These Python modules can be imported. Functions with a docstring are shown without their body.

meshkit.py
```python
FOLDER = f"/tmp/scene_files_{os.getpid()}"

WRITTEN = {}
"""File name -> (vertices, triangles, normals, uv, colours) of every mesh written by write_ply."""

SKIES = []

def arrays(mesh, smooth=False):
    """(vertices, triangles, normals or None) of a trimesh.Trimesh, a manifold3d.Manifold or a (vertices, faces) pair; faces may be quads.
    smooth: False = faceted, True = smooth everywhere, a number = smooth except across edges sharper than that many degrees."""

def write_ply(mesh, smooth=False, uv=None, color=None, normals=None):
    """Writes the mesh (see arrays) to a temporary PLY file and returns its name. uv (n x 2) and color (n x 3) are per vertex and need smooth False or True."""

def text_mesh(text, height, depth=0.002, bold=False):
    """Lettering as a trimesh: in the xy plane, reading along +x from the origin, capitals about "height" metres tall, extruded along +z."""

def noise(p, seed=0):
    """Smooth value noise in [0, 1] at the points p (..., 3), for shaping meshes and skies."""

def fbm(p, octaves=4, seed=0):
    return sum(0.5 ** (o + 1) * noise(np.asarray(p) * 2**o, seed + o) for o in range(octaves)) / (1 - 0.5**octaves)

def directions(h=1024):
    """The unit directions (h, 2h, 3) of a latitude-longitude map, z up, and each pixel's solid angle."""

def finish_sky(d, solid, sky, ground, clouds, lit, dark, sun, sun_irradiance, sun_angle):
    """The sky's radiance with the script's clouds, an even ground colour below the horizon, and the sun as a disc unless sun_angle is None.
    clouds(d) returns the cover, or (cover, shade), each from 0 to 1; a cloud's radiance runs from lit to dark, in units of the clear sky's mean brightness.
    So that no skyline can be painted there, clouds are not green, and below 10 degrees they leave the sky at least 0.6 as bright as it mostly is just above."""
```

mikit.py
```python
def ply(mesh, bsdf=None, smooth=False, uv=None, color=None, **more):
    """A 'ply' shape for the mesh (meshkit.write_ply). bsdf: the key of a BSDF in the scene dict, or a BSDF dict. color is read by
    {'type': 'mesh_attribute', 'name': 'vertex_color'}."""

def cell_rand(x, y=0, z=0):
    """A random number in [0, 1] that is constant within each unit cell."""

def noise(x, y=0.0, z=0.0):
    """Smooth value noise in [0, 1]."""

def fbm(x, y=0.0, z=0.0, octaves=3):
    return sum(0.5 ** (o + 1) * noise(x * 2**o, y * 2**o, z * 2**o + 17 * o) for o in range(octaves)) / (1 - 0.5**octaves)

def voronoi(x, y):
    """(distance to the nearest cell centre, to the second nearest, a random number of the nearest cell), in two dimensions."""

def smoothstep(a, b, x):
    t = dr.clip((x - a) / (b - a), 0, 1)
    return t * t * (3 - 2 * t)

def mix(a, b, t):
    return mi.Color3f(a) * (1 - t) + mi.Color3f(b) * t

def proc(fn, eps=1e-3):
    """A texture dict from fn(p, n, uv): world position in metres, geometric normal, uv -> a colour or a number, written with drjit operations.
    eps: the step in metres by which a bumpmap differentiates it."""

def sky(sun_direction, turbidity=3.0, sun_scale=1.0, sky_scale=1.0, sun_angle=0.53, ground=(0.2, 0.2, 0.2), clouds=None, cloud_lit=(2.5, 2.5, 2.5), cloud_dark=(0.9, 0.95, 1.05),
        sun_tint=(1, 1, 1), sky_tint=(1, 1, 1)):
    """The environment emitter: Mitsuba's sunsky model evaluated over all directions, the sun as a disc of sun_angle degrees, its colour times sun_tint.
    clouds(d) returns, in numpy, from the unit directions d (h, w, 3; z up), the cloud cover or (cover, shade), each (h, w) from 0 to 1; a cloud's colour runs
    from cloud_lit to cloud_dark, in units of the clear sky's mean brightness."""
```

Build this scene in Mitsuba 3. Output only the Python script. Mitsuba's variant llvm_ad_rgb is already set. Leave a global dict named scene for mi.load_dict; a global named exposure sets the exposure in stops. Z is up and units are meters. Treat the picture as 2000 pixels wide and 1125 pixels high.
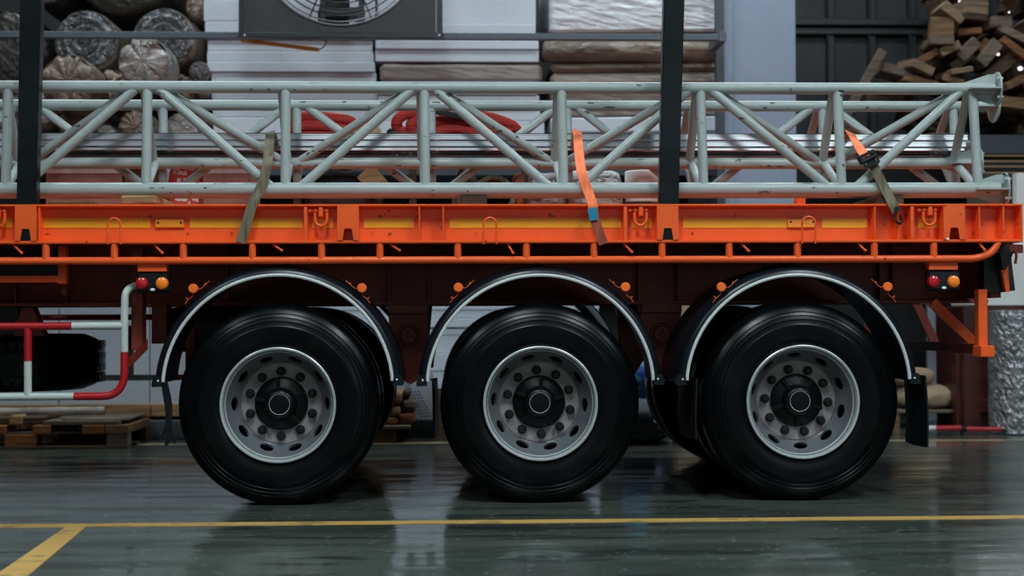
import math, random
import numpy as np, trimesh, drjit as dr, mitsuba as mi, mikit, meshkit
import shapely.geometry as sg
from shapely import affinity
from mikit import noise, fbm, voronoi, smoothstep, mix, proc
T = mi.ScalarTransform4f
random.seed(7); rng = np.random.default_rng(7)
scene, labels = {}, {}
PI = math.pi

# ------------------------------------------------------------------ camera, light, exposure
exposure = 0.0
FPX, DIST, YAW, PITCH, ROLL, PPX, PPY = 2820.0, 7.5, math.atan(0.0408), math.atan(57.5 / 2820), 0.0039, 1000.0, 562.5
EYE = np.array([-0.306, -DIST, 0.97])
FW = np.array([math.sin(YAW) * math.cos(PITCH), math.cos(YAW) * math.cos(PITCH), math.sin(PITCH)])
R0 = np.array([math.cos(YAW), -math.sin(YAW), 0.0]); U0 = np.cross(R0, FW)
RT_ = R0 * math.cos(ROLL) - U0 * math.sin(ROLL)
UP = U0 * math.cos(ROLL) + R0 * math.sin(ROLL)
scene['camera'] = {'type': 'thinlens', 'fov': math.degrees(2 * math.atan(1000 / FPX)), 'fov_axis': 'x',
    'aperture_radius': 0.014, 'focus_distance': 7.5, 'near_clip': 0.05, 'far_clip': 200.0,
    'to_world': T().look_at(origin=EYE.tolist(), target=(EYE + FW).tolist(), up=UP.tolist())}

def lamp(name, x, y, z, sx, sy, rgb, label):
    v = np.array([[x - sx, y - sy, z], [x - sx, y + sy, z], [x + sx, y + sy, z], [x + sx, y - sy, z]])
    m = trimesh.Trimesh(v, [[0, 1, 2], [0, 2, 3]], process=False)
    scene[name] = mikit.ply(m, 'm_black', emitter={'type': 'area', 'radiance': {'type': 'rgb', 'value': list(rgb)}})
    labels[name] = {'label': label, 'category': 'ceiling light'}
COOL = np.array([0.86, 0.97, 1.0])
LAMPS = [(-0.9, -4.8, .5, 1.4, 41, 'lamp panel straight above the viewer'), (-5.6, -4.8, .5, 1.4, 18, 'dimmer lamp panel over the left end of the bed'),
         (3.6, -4.8, .5, 1.4, 41, 'lamp panel over the tail of the trailer'), (8.2, -4.8, .5, 1.4, 22, 'outermost lamp panel beyond the tail'),
         (-3.2, 2.9, 1.5, .3, 25, 'long lamp panel above the wrapped rolls'), (2.4, 2.9, 1.5, .3, 29, 'long lamp panel above the column')]
for i, (x, y, sx, sy, p, lb) in enumerate(LAMPS):
    lamp('ceiling_light' + ('_%03d' % i if i else ''), x, y, 6.9, sx, sy, COOL * p, lb + ' under the hall ceiling')
def window(i, x0, x1, z0, z1, p):
    y = -15.97; v = np.array([[x0, y, z0], [x1, y, z0], [x1, y, z1], [x0, y, z1]], float)
    scene['window_%d' % i] = mikit.ply(trimesh.Trimesh(v, [[0, 2, 1], [0, 3, 2]], process=False), 'm_black', emitter={'type': 'area', 'radiance': {'type': 'rgb', 'value': [p * .9, p, p]}})
    labels['window_%d' % i] = {'label': 'daylit window number %d high in the front wall' % i, 'kind': 'structure'}
for i, w in enumerate([(3.6, 10.0, 2.7, 5.2, 1.8), (-.6, 1.7, 2.7, 5.2, 1.0), (-2.8, -1.2, 2.7, 5.2, 1.5), (-9.5, -3.4, 2.7, 5.2, .42)]): window(i + 1, *w)

# ------------------------------------------------------------------ pixel <-> world (2000 x 1125 frame)
def P(px, py, Y):
    d = FW + RT_ * (px - PPX) / FPX + UP * (PPY - py) / FPX
    return EYE + d * ((Y - EYE[1]) / d[1])
def X(px, Y, py=600): return P(px, py, Y)[0]
def Z(py, Y, px=1000): return P(px, py, Y)[2]
def S(n, Y): return n * (Y + DIST) / FPX            # pixels -> metres at depth Y

# ------------------------------------------------------------------ mesh helpers
def cat(ms): return trimesh.util.concatenate([m for m in ms if m is not None])
def box(x0, x1, y0, y1, z0, z1, b=0.0):
    x0, x1 = min(x0, x1), max(x0, x1); y0, y1 = min(y0, y1), max(y0, y1); z0, z1 = min(z0, z1), max(z0, z1)
    if b <= 0:
        m = trimesh.creation.box(extents=[x1 - x0, y1 - y0, z1 - z0]); m.apply_translation([(x0 + x1) / 2, (y0 + y1) / 2, (z0 + z1) / 2]); return m
    b = min(b, (x1 - x0) / 2.2, (y1 - y0) / 2.2, (z1 - z0) / 2.2)
    pts = []
    for x, sx in ((x0, 1), (x1, -1)):
        for y, sy in ((y0, 1), (y1, -1)):
            for z, sz in ((z0, 1), (z1, -1)):
                pts += [(x, y + sy * b, z + sz * b), (x + sx * b, y, z + sz * b), (x + sx * b, y + sy * b, z)]
    return trimesh.convex.convex_hull(np.array(pts))
def hull(pts): return trimesh.convex.convex_hull(np.array(pts, float))
def prism(poly, y0, y1):
    """polygon in (x, z), extruded along y"""
    if not isinstance(poly, (sg.Polygon, sg.MultiPolygon)): poly = sg.Polygon(poly)
    ps = list(poly.geoms) if hasattr(poly, 'geoms') else [poly]
    out = []
    for p in ps:
        m = trimesh.creation.extrude_polygon(p, abs(y1 - y0), engine='earcut')
        v = m.vertices.copy(); m.vertices = np.stack([v[:, 0], max(y0, y1) - v[:, 2], v[:, 1]], 1)
        out.append(m)
    return cat(out)
def smooth_path(pts, n=6):
    """Catmull-Rom through the points"""
    p = np.asarray(pts, float)
    if len(p) < 3: return p
    q = np.vstack([2 * p[0] - p[1], p, 2 * p[-1] - p[-2]]); out = []
    for i in range(len(p) - 1):
        a, b, c, d = q[i:i + 4]
        for t in np.arange(n) / n:
            out.append(.5 * (2 * b + (c - a) * t + (2 * a - 5 * b + 4 * c - d) * t ** 2 + (3 * b - a - 3 * c + d) * t ** 3))
    return np.array(out + [p[-1]])
def sweep(path, sec, closed=False, normal=None):
    """sweep the section sec (k,2) [along side, along normal] along the path; capped unless closed"""
    p = np.asarray(path, float); n = len(p)
    t = (np.roll(p, -1, 0) - np.roll(p, 1, 0)) if closed else np.gradient(p, axis=0)
    t /= np.linalg.norm(t, axis=1, keepdims=True) + 1e-12
    if normal is None:
        h = np.array([0, 0, 1.0]) if abs(t[0][2]) < .9 else np.array([1.0, 0, 0])
        nn = []; h = h - t[0] * h.dot(t[0])
        for k in range(n):
            h = h - t[k] * h.dot(t[k]); h /= np.linalg.norm(h); nn.append(h)
        nn = np.array(nn)
    else:
        nn = np.broadcast_to(np.asarray(normal, float), p.shape); nn = nn - t * (nn * t).sum(1, keepdims=True); nn = nn / np.linalg.norm(nn, axis=1, keepdims=True)
    side = np.cross(t, nn); sec = np.asarray(sec, float); k = len(sec)
    if sec.ndim == 2: sec = np.broadcast_to(sec, (n, k, 2))
    else: k = sec.shape[1]
    v = (p[:, None] + sec[..., :1] * side[:, None] + sec[..., 1:] * nn[:, None]).reshape(-1, 3)
    f = []
    for i in range(n if closed else n - 1):
        for j in range(k):
            a, b, c, d = i * k + j, i * k + (j + 1) % k, ((i + 1) % n) * k + (j + 1) % k, ((i + 1) % n) * k + j
            f += [[a, b, c], [a, c, d]]
    if not closed:
        v = np.vstack([v, p[0], p[-1]]); a, b = len(v) - 2, len(v) - 1
        for j in range(k):
            f += [[a, (j + 1) % k, j], [b, (n - 1) * k + j, (n - 1) * k + (j + 1) % k]]
    m = trimesh.Trimesh(v, f, process=False)
    if m.volume < 0: m.invert()
    return m
def ring(n=14, r=1.0): return np.array([(r * math.cos(a), r * math.sin(a)) for a in np.arange(n) * 2 * PI / n])
def tube(pts, r, n=16, smooth=0, closed=False):
    p = smooth_path(pts, smooth) if smooth else np.asarray(pts, float)
    return sweep(p, ring(n, r), closed)
def lathe(prof, n=64, closed=True):
    """profile (r, y) around the y axis; closed loop profile, or an open one that starts and ends on the axis"""
    prof = np.asarray(prof, float); k = len(prof); a = np.arange(n) * 2 * PI / n
    v = np.stack([prof[None, :, 0] * np.cos(a)[:, None], np.broadcast_to(prof[None, :, 1], (n, k)), prof[None, :, 0] * np.sin(a)[:, None]], -1).reshape(-1, 3)
    f = []
    for i in range(n):
        i2 = (i + 1) % n
        for j in range(k if closed else k - 1):
            j2 = (j + 1) % k
            f += [[i * k + j, i2 * k + j, i2 * k + j2], [i * k + j, i2 * k + j2, i * k + j2]]
    m = trimesh.Trimesh(v, f, process=False)
    if not closed:
        m.merge_vertices(); m.update_faces(m.nondegenerate_faces())
    if m.volume < 0: m.invert()
    return m
def disc(c, r, y0, y1, b=0.0, n=40):
    b = min(b, r * .4)
    m = lathe([(0, y0), (r - b, y0), (r, y0 + b), (r, y1), (0, y1)], n, closed=False); m.apply_translation([c[0], 0, c[2]]); return m
def rot(m, axis, deg, about=(0, 0, 0)):
    m = m.copy(); m.apply_transform(trimesh.transformations.rotation_matrix(math.radians(deg), axis, about)); return m
def moved(m, d): m = m.copy(); m.apply_translation(d); return m
def lumpy(m, amp, freq, seed=0, sub=0.0):
    if sub: m = m.subdivide_to_size(sub)
    m = m.copy(); m.merge_vertices(); n = m.vertex_normals
    m.vertices = m.vertices + n * ((meshkit.fbm(m.vertices * freq, 4, seed) - .5) * 2 * amp)[:, None]; return m

# ------------------------------------------------------------------ entries
def numbered(k):
    if k not in scene and k not in labels and not any(s.startswith(k + '__') for s in scene): return k
    i = 1
    while ('%s_%03d' % (k, i)) in scene or ('%s_%03d' % (k, i)) in labels: i += 1
    return '%s_%03d' % (k, i)
def obj(name, mesh, mat, parent=None, smooth=30, label=None, cat=None, group=None, kind=None, **more):
    key = numbered((parent + '__' if parent else '') + name)
    scene[key] = dict(mesh, **more) if isinstance(mesh, dict) else mikit.ply(mesh, mat, smooth=smooth, **more)
    d = {k: v for k, v in (('label', label), ('category', cat), ('group', group), ('kind', kind)) if v}
    if d: labels[key] = d
    return key
def thing(name, label, cat, group=None):
    key = numbered(name); labels[key] = {'label': label, 'category': cat}
    if group: labels[key]['group'] = group
    return key
ORD = ['first', 'second', 'third', 'fourth', 'fifth', 'sixth', 'seventh', 'eighth', 'ninth', 'tenth', 'eleventh', 'twelfth', 'thirteenth', 'fourteenth']

# ------------------------------------------------------------------ materials
def mat(name, rgb, rough=.5, metal=0.0, spec=.5, bump=None, bscale=1.0, **more):
    b = {'type': 'principled', 'base_color': proc(rgb) if callable(rgb) else {'type': 'rgb', 'value': list(rgb)},
         'roughness': proc(rough) if callable(rough) else rough, 'metallic': metal, 'specular': spec, **more}
    if bump is not None: b = {'type': 'bumpmap', 'arbitrary': proc(bump), 'scale': bscale, 'bsdf': b}
    scene[name] = {'type': 'twosided', 'bsdf': b}
def mottled(a, b, fx, fy, fz, lo=.35, hi=.7):
    def fn(p, n, uv): return mix(a, b, smoothstep(lo, hi, fbm(p.x * fx, p.y * fy, p.z * fz, 4)))
    return fn
def worn(a, chip, f=26, lo=.70, hi=.76):
    def fn(p, n, uv):
        c = mi.Color3f(a) * (0.9 + 0.2 * fbm(p.x * 3, p.y * 3, p.z * 3, 3))
        return mix(c, chip, smoothstep(lo, hi, fbm(p.x * f, p.y * f, p.z * f, 3)))
    return fn
mat('m_black', (.004, .005, .006), .5)
mat('m_orange', worn((.80, .105, .018), (.30, .04, .008), 22, .78, .84), .33, spec=.4)
mat('m_orange_bright', (.88, .15, .018), .35)
mat('m_chassis', mottled((.20, .028, .016), (.13, .020, .012), 5, 5, 5), .5)
mat('m_oxide', (.16, .021, .014), .5)
def truss_col(p, n, uv):
    c = mi.Color3f(.30, .355, .345) * (0.88 + 0.24 * fbm(p.x * 4, p.y * 6, p.z * 6, 3))
    chips = smoothstep(.735, .76, fbm(p.x * 22, p.y * 40, p.z * 40, 3)) * smoothstep(.42, .60, fbm(p.x * 1.3 + 5, p.y, p.z * 3, 2))
    return mix(c, (.05, .055, .055), chips)
mat('m_truss', truss_col, .38, spec=.5)
def rub_col(p, n, uv): return mix((.0012, .0020, .0027), (.0035, .0042, .0048), smoothstep(.45, .8, fbm(p.x * 7, p.y * 7, p.z * 7, 4)))
mat('m_rubber', rub_col, .27, spec=.20)
mat('m_guard', (.0045, .0075, .0105), .30, spec=.35)
mat('m_flap', (.0035, .0055, .0075), .5, spec=.3)
mat('m_trim', (.52, .565, .56), .4)
mat('m_rim', (.13, .145, .155), .34, metal=.3)
mat('m_rim_lip', (.45, .50, .50), .28, metal=.3)
mat('m_disc', mottled((.30, .275, .29), (.23, .21, .225), 12, 12, 12), .55, metal=.0)
mat('m_hub', (.0018, .0026, .0034), .35, spec=.25)
mat('m_nut', (.006, .0065, .007), .45, spec=.3)
mat('m_ring', (.75, .78, .78), .4)
mat('m_post', mottled((.0030, .0055, .0075), (.006, .009, .011), 3, 3, 9), .30, spec=.25)
mat('m_tape', (.86, .40, .014), .35)
mat('m_amber', (.80, .28, .010), .18, clearcoat=.6)
mat('m_red_lens', (.42, .006, .012), .15, clearcoat=.6)
mat('m_amber_lens', (.95, .22, .01), .15, clearcoat=.6)
mat('m_red', (.38, .010, .016), .35)
mat('m_white_paint', (.46, .53, .50), .38)
mat('m_alu', (.66, .70, .76), .18, metal=1.0)
mat('m_alu_dark', (.09, .09, .10), .3, metal=.8)
def film_b(p, n, uv): return fbm(p.x * 90, p.y * 40, p.z * 14, 3)
scene['m_film'] = {'type': 'thindielectric', 'int_ior': 1.5}
def web(a, b, step):
    def fn(p, n, uv): return mix(a, b, smoothstep(.35, .75, fbm(p.x * 60, p.y * 20, p.z * 5, 3)))
    return fn
mat('m_strap_olive', web((.17, .15, .10), (.085, .078, .052), .004), .85, spec=.2)
mat('m_strap_orange', web((.92, .235, .105), (.78, .18, .075), .004), .8, spec=.2)
mat('m_strap_maroon', web((.22, .055, .04), (.42, .11, .06), .004), .8, spec=.2)
mat('m_blue_clip', (.01, .20, .33), .35)
mat('m_buckle', (.008, .009, .010), .35, metal=.3)
def sling_col(p, n, uv): return mix((.36, .028, .022), (.16, .012, .011), smoothstep(.4, .7, fbm(p.x * 6, p.y * 20, p.z * 130, 3)))
mat('m_sling', sling_col, .75, spec=.25)
def wood(a, b, fx, fy, fz):
    def fn(p, n, uv):
        g = fbm(p.x * fx, p.y * fy, p.z * fz, 4)
        return mix(a, b, smoothstep(.3, .72, g)) * (.75 + .5 * fbm(p.x * 2.1, p.y * 2.3, p.z * 2.7, 2))
    return fn
mat('m_wood_tan', wood((.40, .245, .12), (.22, .125, .06), 6, 6, 60), .75, spec=.25)
mat('m_wood_pale', wood((.25, .175, .115), (.13, .09, .06), 6, 6, 50), .8, spec=.2)
mat('m_wood_rust', wood((.20, .085, .04), (.10, .05, .028), 6, 6, 50), .85, spec=.2)
mat('m_wood_brown', wood((.20, .115, .06), (.10, .058, .033), 6, 6, 50), .8, spec=.25)
mat('m_wood_grey', wood((.17, .13, .10), (.085, .066, .052), 5, 5, 60), .8, spec=.25)
mat('m_wood_dark', wood((.10, .066, .043), (.045, .031, .022), 5, 8, 50), .85, spec=.2)
mat('m_wood_red', wood((.30, .115, .04), (.15, .06, .027), 6, 6, 50), .8, spec=.2)
def foam(p, n, uv): return mi.Color3f(.53, .595, .665) * (.93 + .14 * fbm(p.x * 1.2, p.y, p.z * 7, 3))
mat('m_foam', foam, .55, spec=.35)
mat('m_foam_wrap', mottled((.58, .60, .63), (.50, .51, .53), 3, 3, 5), .28, spec=.5, bump=lambda p, n, uv: fbm(p.x * 7 + p.z * 9, p.y * 4, p.z * 16, 4), bscale=.03)
mat('m_taupe', mottled((.27, .235, .215), (.20, .172, .158), 2, 2, 6), .38, spec=.5, bump=lambda p, n, uv: fbm(p.x * 5 + p.z * 8, p.y * 4, p.z * 14, 4), bscale=.02)
mat('m_brown_roll', mottled((.175, .128, .098), (.10, .075, .060), 2.5, 2, 6), .35, spec=.5, bump=lambda p, n, uv: fbm(p.x * 6, p.y * 4, p.z * 14, 4), bscale=.03)
def crinkle(p, n, uv): return fbm(p.x * 17, p.y * 17, p.z * 17, 4)
mat('m_roll_wrap', mottled((.23, .175, .14), (.115, .092, .077), 5, 2, 5), .30, spec=.6, bump=crinkle, bscale=.04)
mat('m_roll_dark', mottled((.040, .034, .029), (.026, .023, .021), 4, 2, 4), .35, spec=.5, bump=crinkle, bscale=.02)
mat('m_roll_foil', mottled((.46, .47, .49), (.20, .205, .21), 14, 14, 14), .17, metal=.7, bump=lambda p, n, uv: fbm(p.x * 26, p.y * 26, p.z * 26, 4), bscale=.075)
mat('m_roll_clear', mottled((.42, .405, .40), (.27, .25, .235), 7, 7, 7), .25, spec=.7, bump=crinkle, bscale=.05)
mat('m_foil', mottled((.58, .59, .61), (.36, .37, .38), 12, 12, 12), .22, metal=.75, bump=lambda p, n, uv: fbm(p.x * 34, p.y * 34, p.z * 22, 4), bscale=.045)
mat('m_pipe', (.085, .105, .13), .42, metal=.2)
mat('m_fan', (.022, .025, .029), .45)
mat('m_fan_frame', (.005, .010, .016), .4)
mat('m_fan_ring', (.16, .18, .20), .35, metal=.4)
mat('m_yellow', (.62, .40, .07), .5)
mat('m_column', mottled((.255, .315, .42), (.235, .29, .39), .7, .7, .7), .5)
mat('m_wall_dark', mottled((.020, .022, .024), (.015, .017, .019), 2, 2, 2), .6)
mat('m_batten', (.012, .016, .019), .5)
mat('m_hall', (.20, .21, .22), .8)
mat('m_panel', mottled((.44, .48, .53), (.38, .415, .46), .8, .8, 1.5), .5)
mat('m_plinth', (.11, .125, .14), .7)
mat('m_slate', (.045, .058, .07), .4, metal=.3)
mat('m_brass', (.30, .20, .11), .4, metal=.5)
mat('m_bronze', (.05, .036, .024), .5)
mat('m_white', (.72, .72, .71), .5)
mat('m_perf', (.33, .36, .41), .45, metal=.2)
mat('m_carton', mottled((.74, .74, .78), (.62, .61, .65), 30, 3, 3), .5)
mat('m_tarp', mottled((.020, .022, .024), (.045, .047, .05), 5, 5, 5), .35, spec=.6)
def sack_red(p, n, uv): return mix((.50, .06, .045), (.62, .58, .56), smoothstep(.56, .60, fbm(p.x * 45, p.y * 45, p.z * 45, 2)))
mat('m_sack_red', sack_red, .7)
mat('m_blue_bag', lambda p, n, uv: mix(mix((.012, .07, .34), (.05, .30, .36), smoothstep(.5, .56, fbm(p.x * 9, p.y * 9, p.z * 9, 2))), (.012, .016, .03), smoothstep(.60, .66, fbm(p.x * 12 + 9, p.y * 12, p.z * 9, 2))), .4)
mat('m_grey_sack', mottled((.085, .092, .105), (.05, .055, .065), 7, 7, 7), .7)
mat('m_lilac', (.24, .23, .38), .6)
mat('m_sack', mottled((.40, .30, .20), (.30, .22, .15), 4, 4, 4), .8, spec=.2)
mat('m_jack', (.42, .022, .035), .35)
mat('m_machine', mottled((.062, .012, .011), (.036, .008, .008), 3, 3, 5), .42)
def floor_col(p, n, uv):
    s = fbm(p.x * 1.1, p.y * 7, 0, 5)
    c = mix((.030, .038, .033), (.050, .060, .051), smoothstep(.3, .7, s))
    c = mix(c, (.013, .018, .018), smoothstep(.60, .72, fbm(p.x * 2.3 + 40, p.y * 13, 3.0, 4)) * .8)
    d = smoothstep(.80, .83, noise(p.x * 55, p.y * 55)) * smoothstep(.6, .7, noise(p.x * 21 + 7, p.y * 21))
    return mix(c, (.18, .19, .18), d * .35)
def floor_rough(p, n, uv): return .085 + .15 * smoothstep(.35, .75, fbm(p.x * 1.6 + 3, p.y * 9, 1.0, 4))
mat('m_floor', floor_col, floor_rough, spec=.55, bump=lambda p, n, uv: fbm(p.x * 1.3, p.y * 6, 2.0, 3), bscale=.003)
mat('m_line', lambda p, n, uv: mix((.42, .265, .075), (.24, .165, .06), smoothstep(.55, .72, fbm(p.x * 8, p.y * 16, 0, 4))), .4)
mat('m_line_pale', lambda p, n, uv: mix((.26, .20, .11), (.12, .11, .085), smoothstep(.4, .7, fbm(p.x * 5, p.y * 12, 0, 4))), .5)

# ================================================================== SETTING
obj('floor', box(-22, 22, -16, 7.0, -.12, 0), 'm_floor', kind='structure', label='glossy dark green painted concrete workshop floor')
obj('wall_back', box(-22, 22, 6.6, 6.8, 0, 8), 'm_wall_dark', kind='structure', label='dark panelled metal wall at the back of the hall')
obj('wall_left', box(-22.2, -22, -16, 6.8, 0, 8), 'm_hall', kind='structure', label='far grey side wall of the hall')
obj('wall_right', box(22, 22.2, -16, 6.8, 0, 8), 'm_hall', kind='structure', label='other grey side wall of the hall')
obj('wall_front', box(-22, 22, -16.2, -16, 0, 8), 'm_hall', kind='structure', label='grey front wall behind the viewer')
obj('ceiling', box(-22, 22, -16, 6.8, 8, 8.15), 'm_hall', kind='structure', label='grey hall ceiling')
def wb(name, px0, px1, py0, py1, th, m='m_batten'):
    obj(name, box(X(px0, 6.5, 100), X(px1, 6.5, 100), 6.6 - th, 6.6, Z(py0, 6.5, 1680), Z(py1, 6.5, 1680), .008), m, 'wall_back')
wb('beam', 1540, 2060, 37, 51, .14); wb('beam', 1540, 2060, 53, 67, .09)
for px in (1626, 1707, 1786, 1866, 1946):
    wb('batten', px - 7, px + 7, -60, 290, .06); wb('batten_edge', px - 9, px - 6, -60, 290, .09)
# big column
cz1 = Z(-120, 4.0)
obj('column', cat([box(X(1412, 4.3), X(1558, 4.3), 4.3, 4.9, 0, cz1, .004)]), 'm_column', kind='structure', label='pale blue painted square column')
obj('corner_bead', box(X(1437, 4.29), X(1440, 4.29), 4.29, 4.31, 0, cz1), 'm_column', 'column')
# floor markings
def line_strip(name, a, b, wpx, label, m='m_line'):
    A0, A1 = P(a[0], a[1] - wpx / 2, 0), None
    def fl(px, py):
        d = FW + RT_ * (px - PPX) / FPX + UP * (PPY - py) / FPX; return (EYE + d * (-EYE[2] / d[2]))[:2]
    q = [fl(a[0], a[1] - wpx / 2), fl(b[0], b[1] - wpx / 2), fl(b[0], b[1] + wpx / 2), fl(a[0], a[1] + wpx / 2)]
    return q
def floor_poly(name, q, label, m='m_line'):
    m3 = trimesh.creation.extrude_polygon(sg.Polygon(q).buffer(0), .002, engine='earcut')
    obj(name, m3, m, 'floor', label=label)
q = line_strip('', (-300, 1030.5), (2300, 1007.5), 6.5, ''); floor_poly('yellow_line', q, 'yellow painted line along the wheels')
def fl(px, py):
    d = FW + RT_ * (px - PPX) / FPX + UP * (PPY - py) / FPX; return (EYE + d * (-EYE[2] / d[2]))[:2]
floor_poly('yellow_line', [fl(128, 1030), fl(168, 1029), fl(52, 1127), fl(22, 1145), fl(-40, 1145)], 'worn yellow line running off at an angle')
q = line_strip('', (-300, 871), (2300, 858), 3.0, ''); floor_poly('yellow_line', q, 'faded thin line in front of the stacks', 'm_line_pale')

# ================================================================== TRAILER
TR = thing('trailer', 'orange flatbed semi-trailer with three dished wheels under its load', 'trailer')
def part(name, mesh, m, parent=TR, **k): return obj(name, mesh, m, parent, **k)
YF, YW = -.03, .05                                  # flange edge, web face of the side beam
XL, XR = X(-220, YF, 440), X(1998, YF, 440)
zt, zt2, zb2, zb = Z(398.5, YF), Z(403, YF), Z(469, YF), Z(474.5, YF)
# side beam: a channel, web set back between two flanges
sb = part('side_beam', cat([box(XL, XR, YW, YW + .008, zb, zt), box(XL, XR, YF, YW, zt2, zt, .003), box(XL, XR, YF, YW, zb, zb2, .003)]), 'm_orange')
def rib(px, w=3.2, y0=YF + .004): part('stiffener', box(X(px - w / 2, YF, 440), X(px + w / 2, YF, 440), y0, YW, zb2, zt2, .002), 'm_orange', sb)
for px in (75.5, 819, 865.5, 1709.5, 1755, 1914, 1961, 1996): rib(px)
for px in (596.5, 1222, 1782.5): rib(px, 7)
def pocket(c):
    hw = 21
    out = sg.Polygon([(X(c - hw, YF), zb2), (X(c + hw, YF), zb2), (X(c + hw, YF), zt), (X(c - hw, YF), zt)])
    hole = sg.Polygon([(X(c - 11.5, YF), zb2 - .01), (X(c + 11.5, YF), zb2 - .01), (X(c + 7, YF), Z(446, YF)), (X(c - 7, YF), Z(446, YF))])
    m = cat([prism(out.difference(hole), YF - .006, YF + .002), box(X(c - hw, YF), X(c - hw + 1.6, YF), YF, YW, zb2, zt2), box(X(c + hw - 1.6, YF), X(c + hw, YF), YF, YW, zb2, zt2)])
    return part('stake_pocket', m, 'm_orange', sb)
for c in (50, 680, 1305, 1865): pocket(c)
part('pocket_bolt', disc(P(1850, 467, YF), .008, YF - .012, YF - .004, .002, 12), 'm_ring', sb)
def tape(a, b): part('reflective_tape', box(X(a, YW, 436), X(b, YW, 436), YW - .0025, YW, Z(426, YW, (a + b) / 2), Z(445, YW, (a + b) / 2)), 'm_tape', sb)
for a, b in ((-200, -30), (-12, 24), (83, 294), (371, 591), (610, 651), (711, 808), (878, 1213), (1232, 1273), (1334, 1537), (1605, 1694), (1792, 1833)): tape(a, b)
for a, b in ((304, 360), (1537, 1593)):
    r = part('side_reflector', box(X(a, YW, 436), X(b, YW, 436), YW - .014, YW, Z(428, YW, a), Z(445.5, YW, a), .004), 'm_amber', sb)
    for px in (a + 6, b - 6): part('screw', disc(P(px, 435.5 if a < 900 else 433.5, YW), .0055, YW - .0165, YW - .012, .001, 10), 'm_black', sb)
def u_hook(c, x0, x1, ytop, ybot):
    y = YF - .012
    r = (x1 - x0) / 2; cx = (x0 + x1) / 2
    pts = [P(x0, ybot, y)] + [P(x0, ytop + r + 12, y)] + [P(cx - r * math.cos(a), ytop + r - r * math.sin(a), y) for a in np.linspace(0, PI, 11)] + [P(x1, ytop + r + 12, y), P(x1, ybot, y)]
    part('rope_hook', tube(pts, .0048, 8), 'm_orange', sb)
u_hook(223, 210.5, 235.5, 426, 477); u_hook(957, 944.5, 969.5, 425, 477); u_hook(1580, 1566.5, 1592.5, 423, 476)
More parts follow.
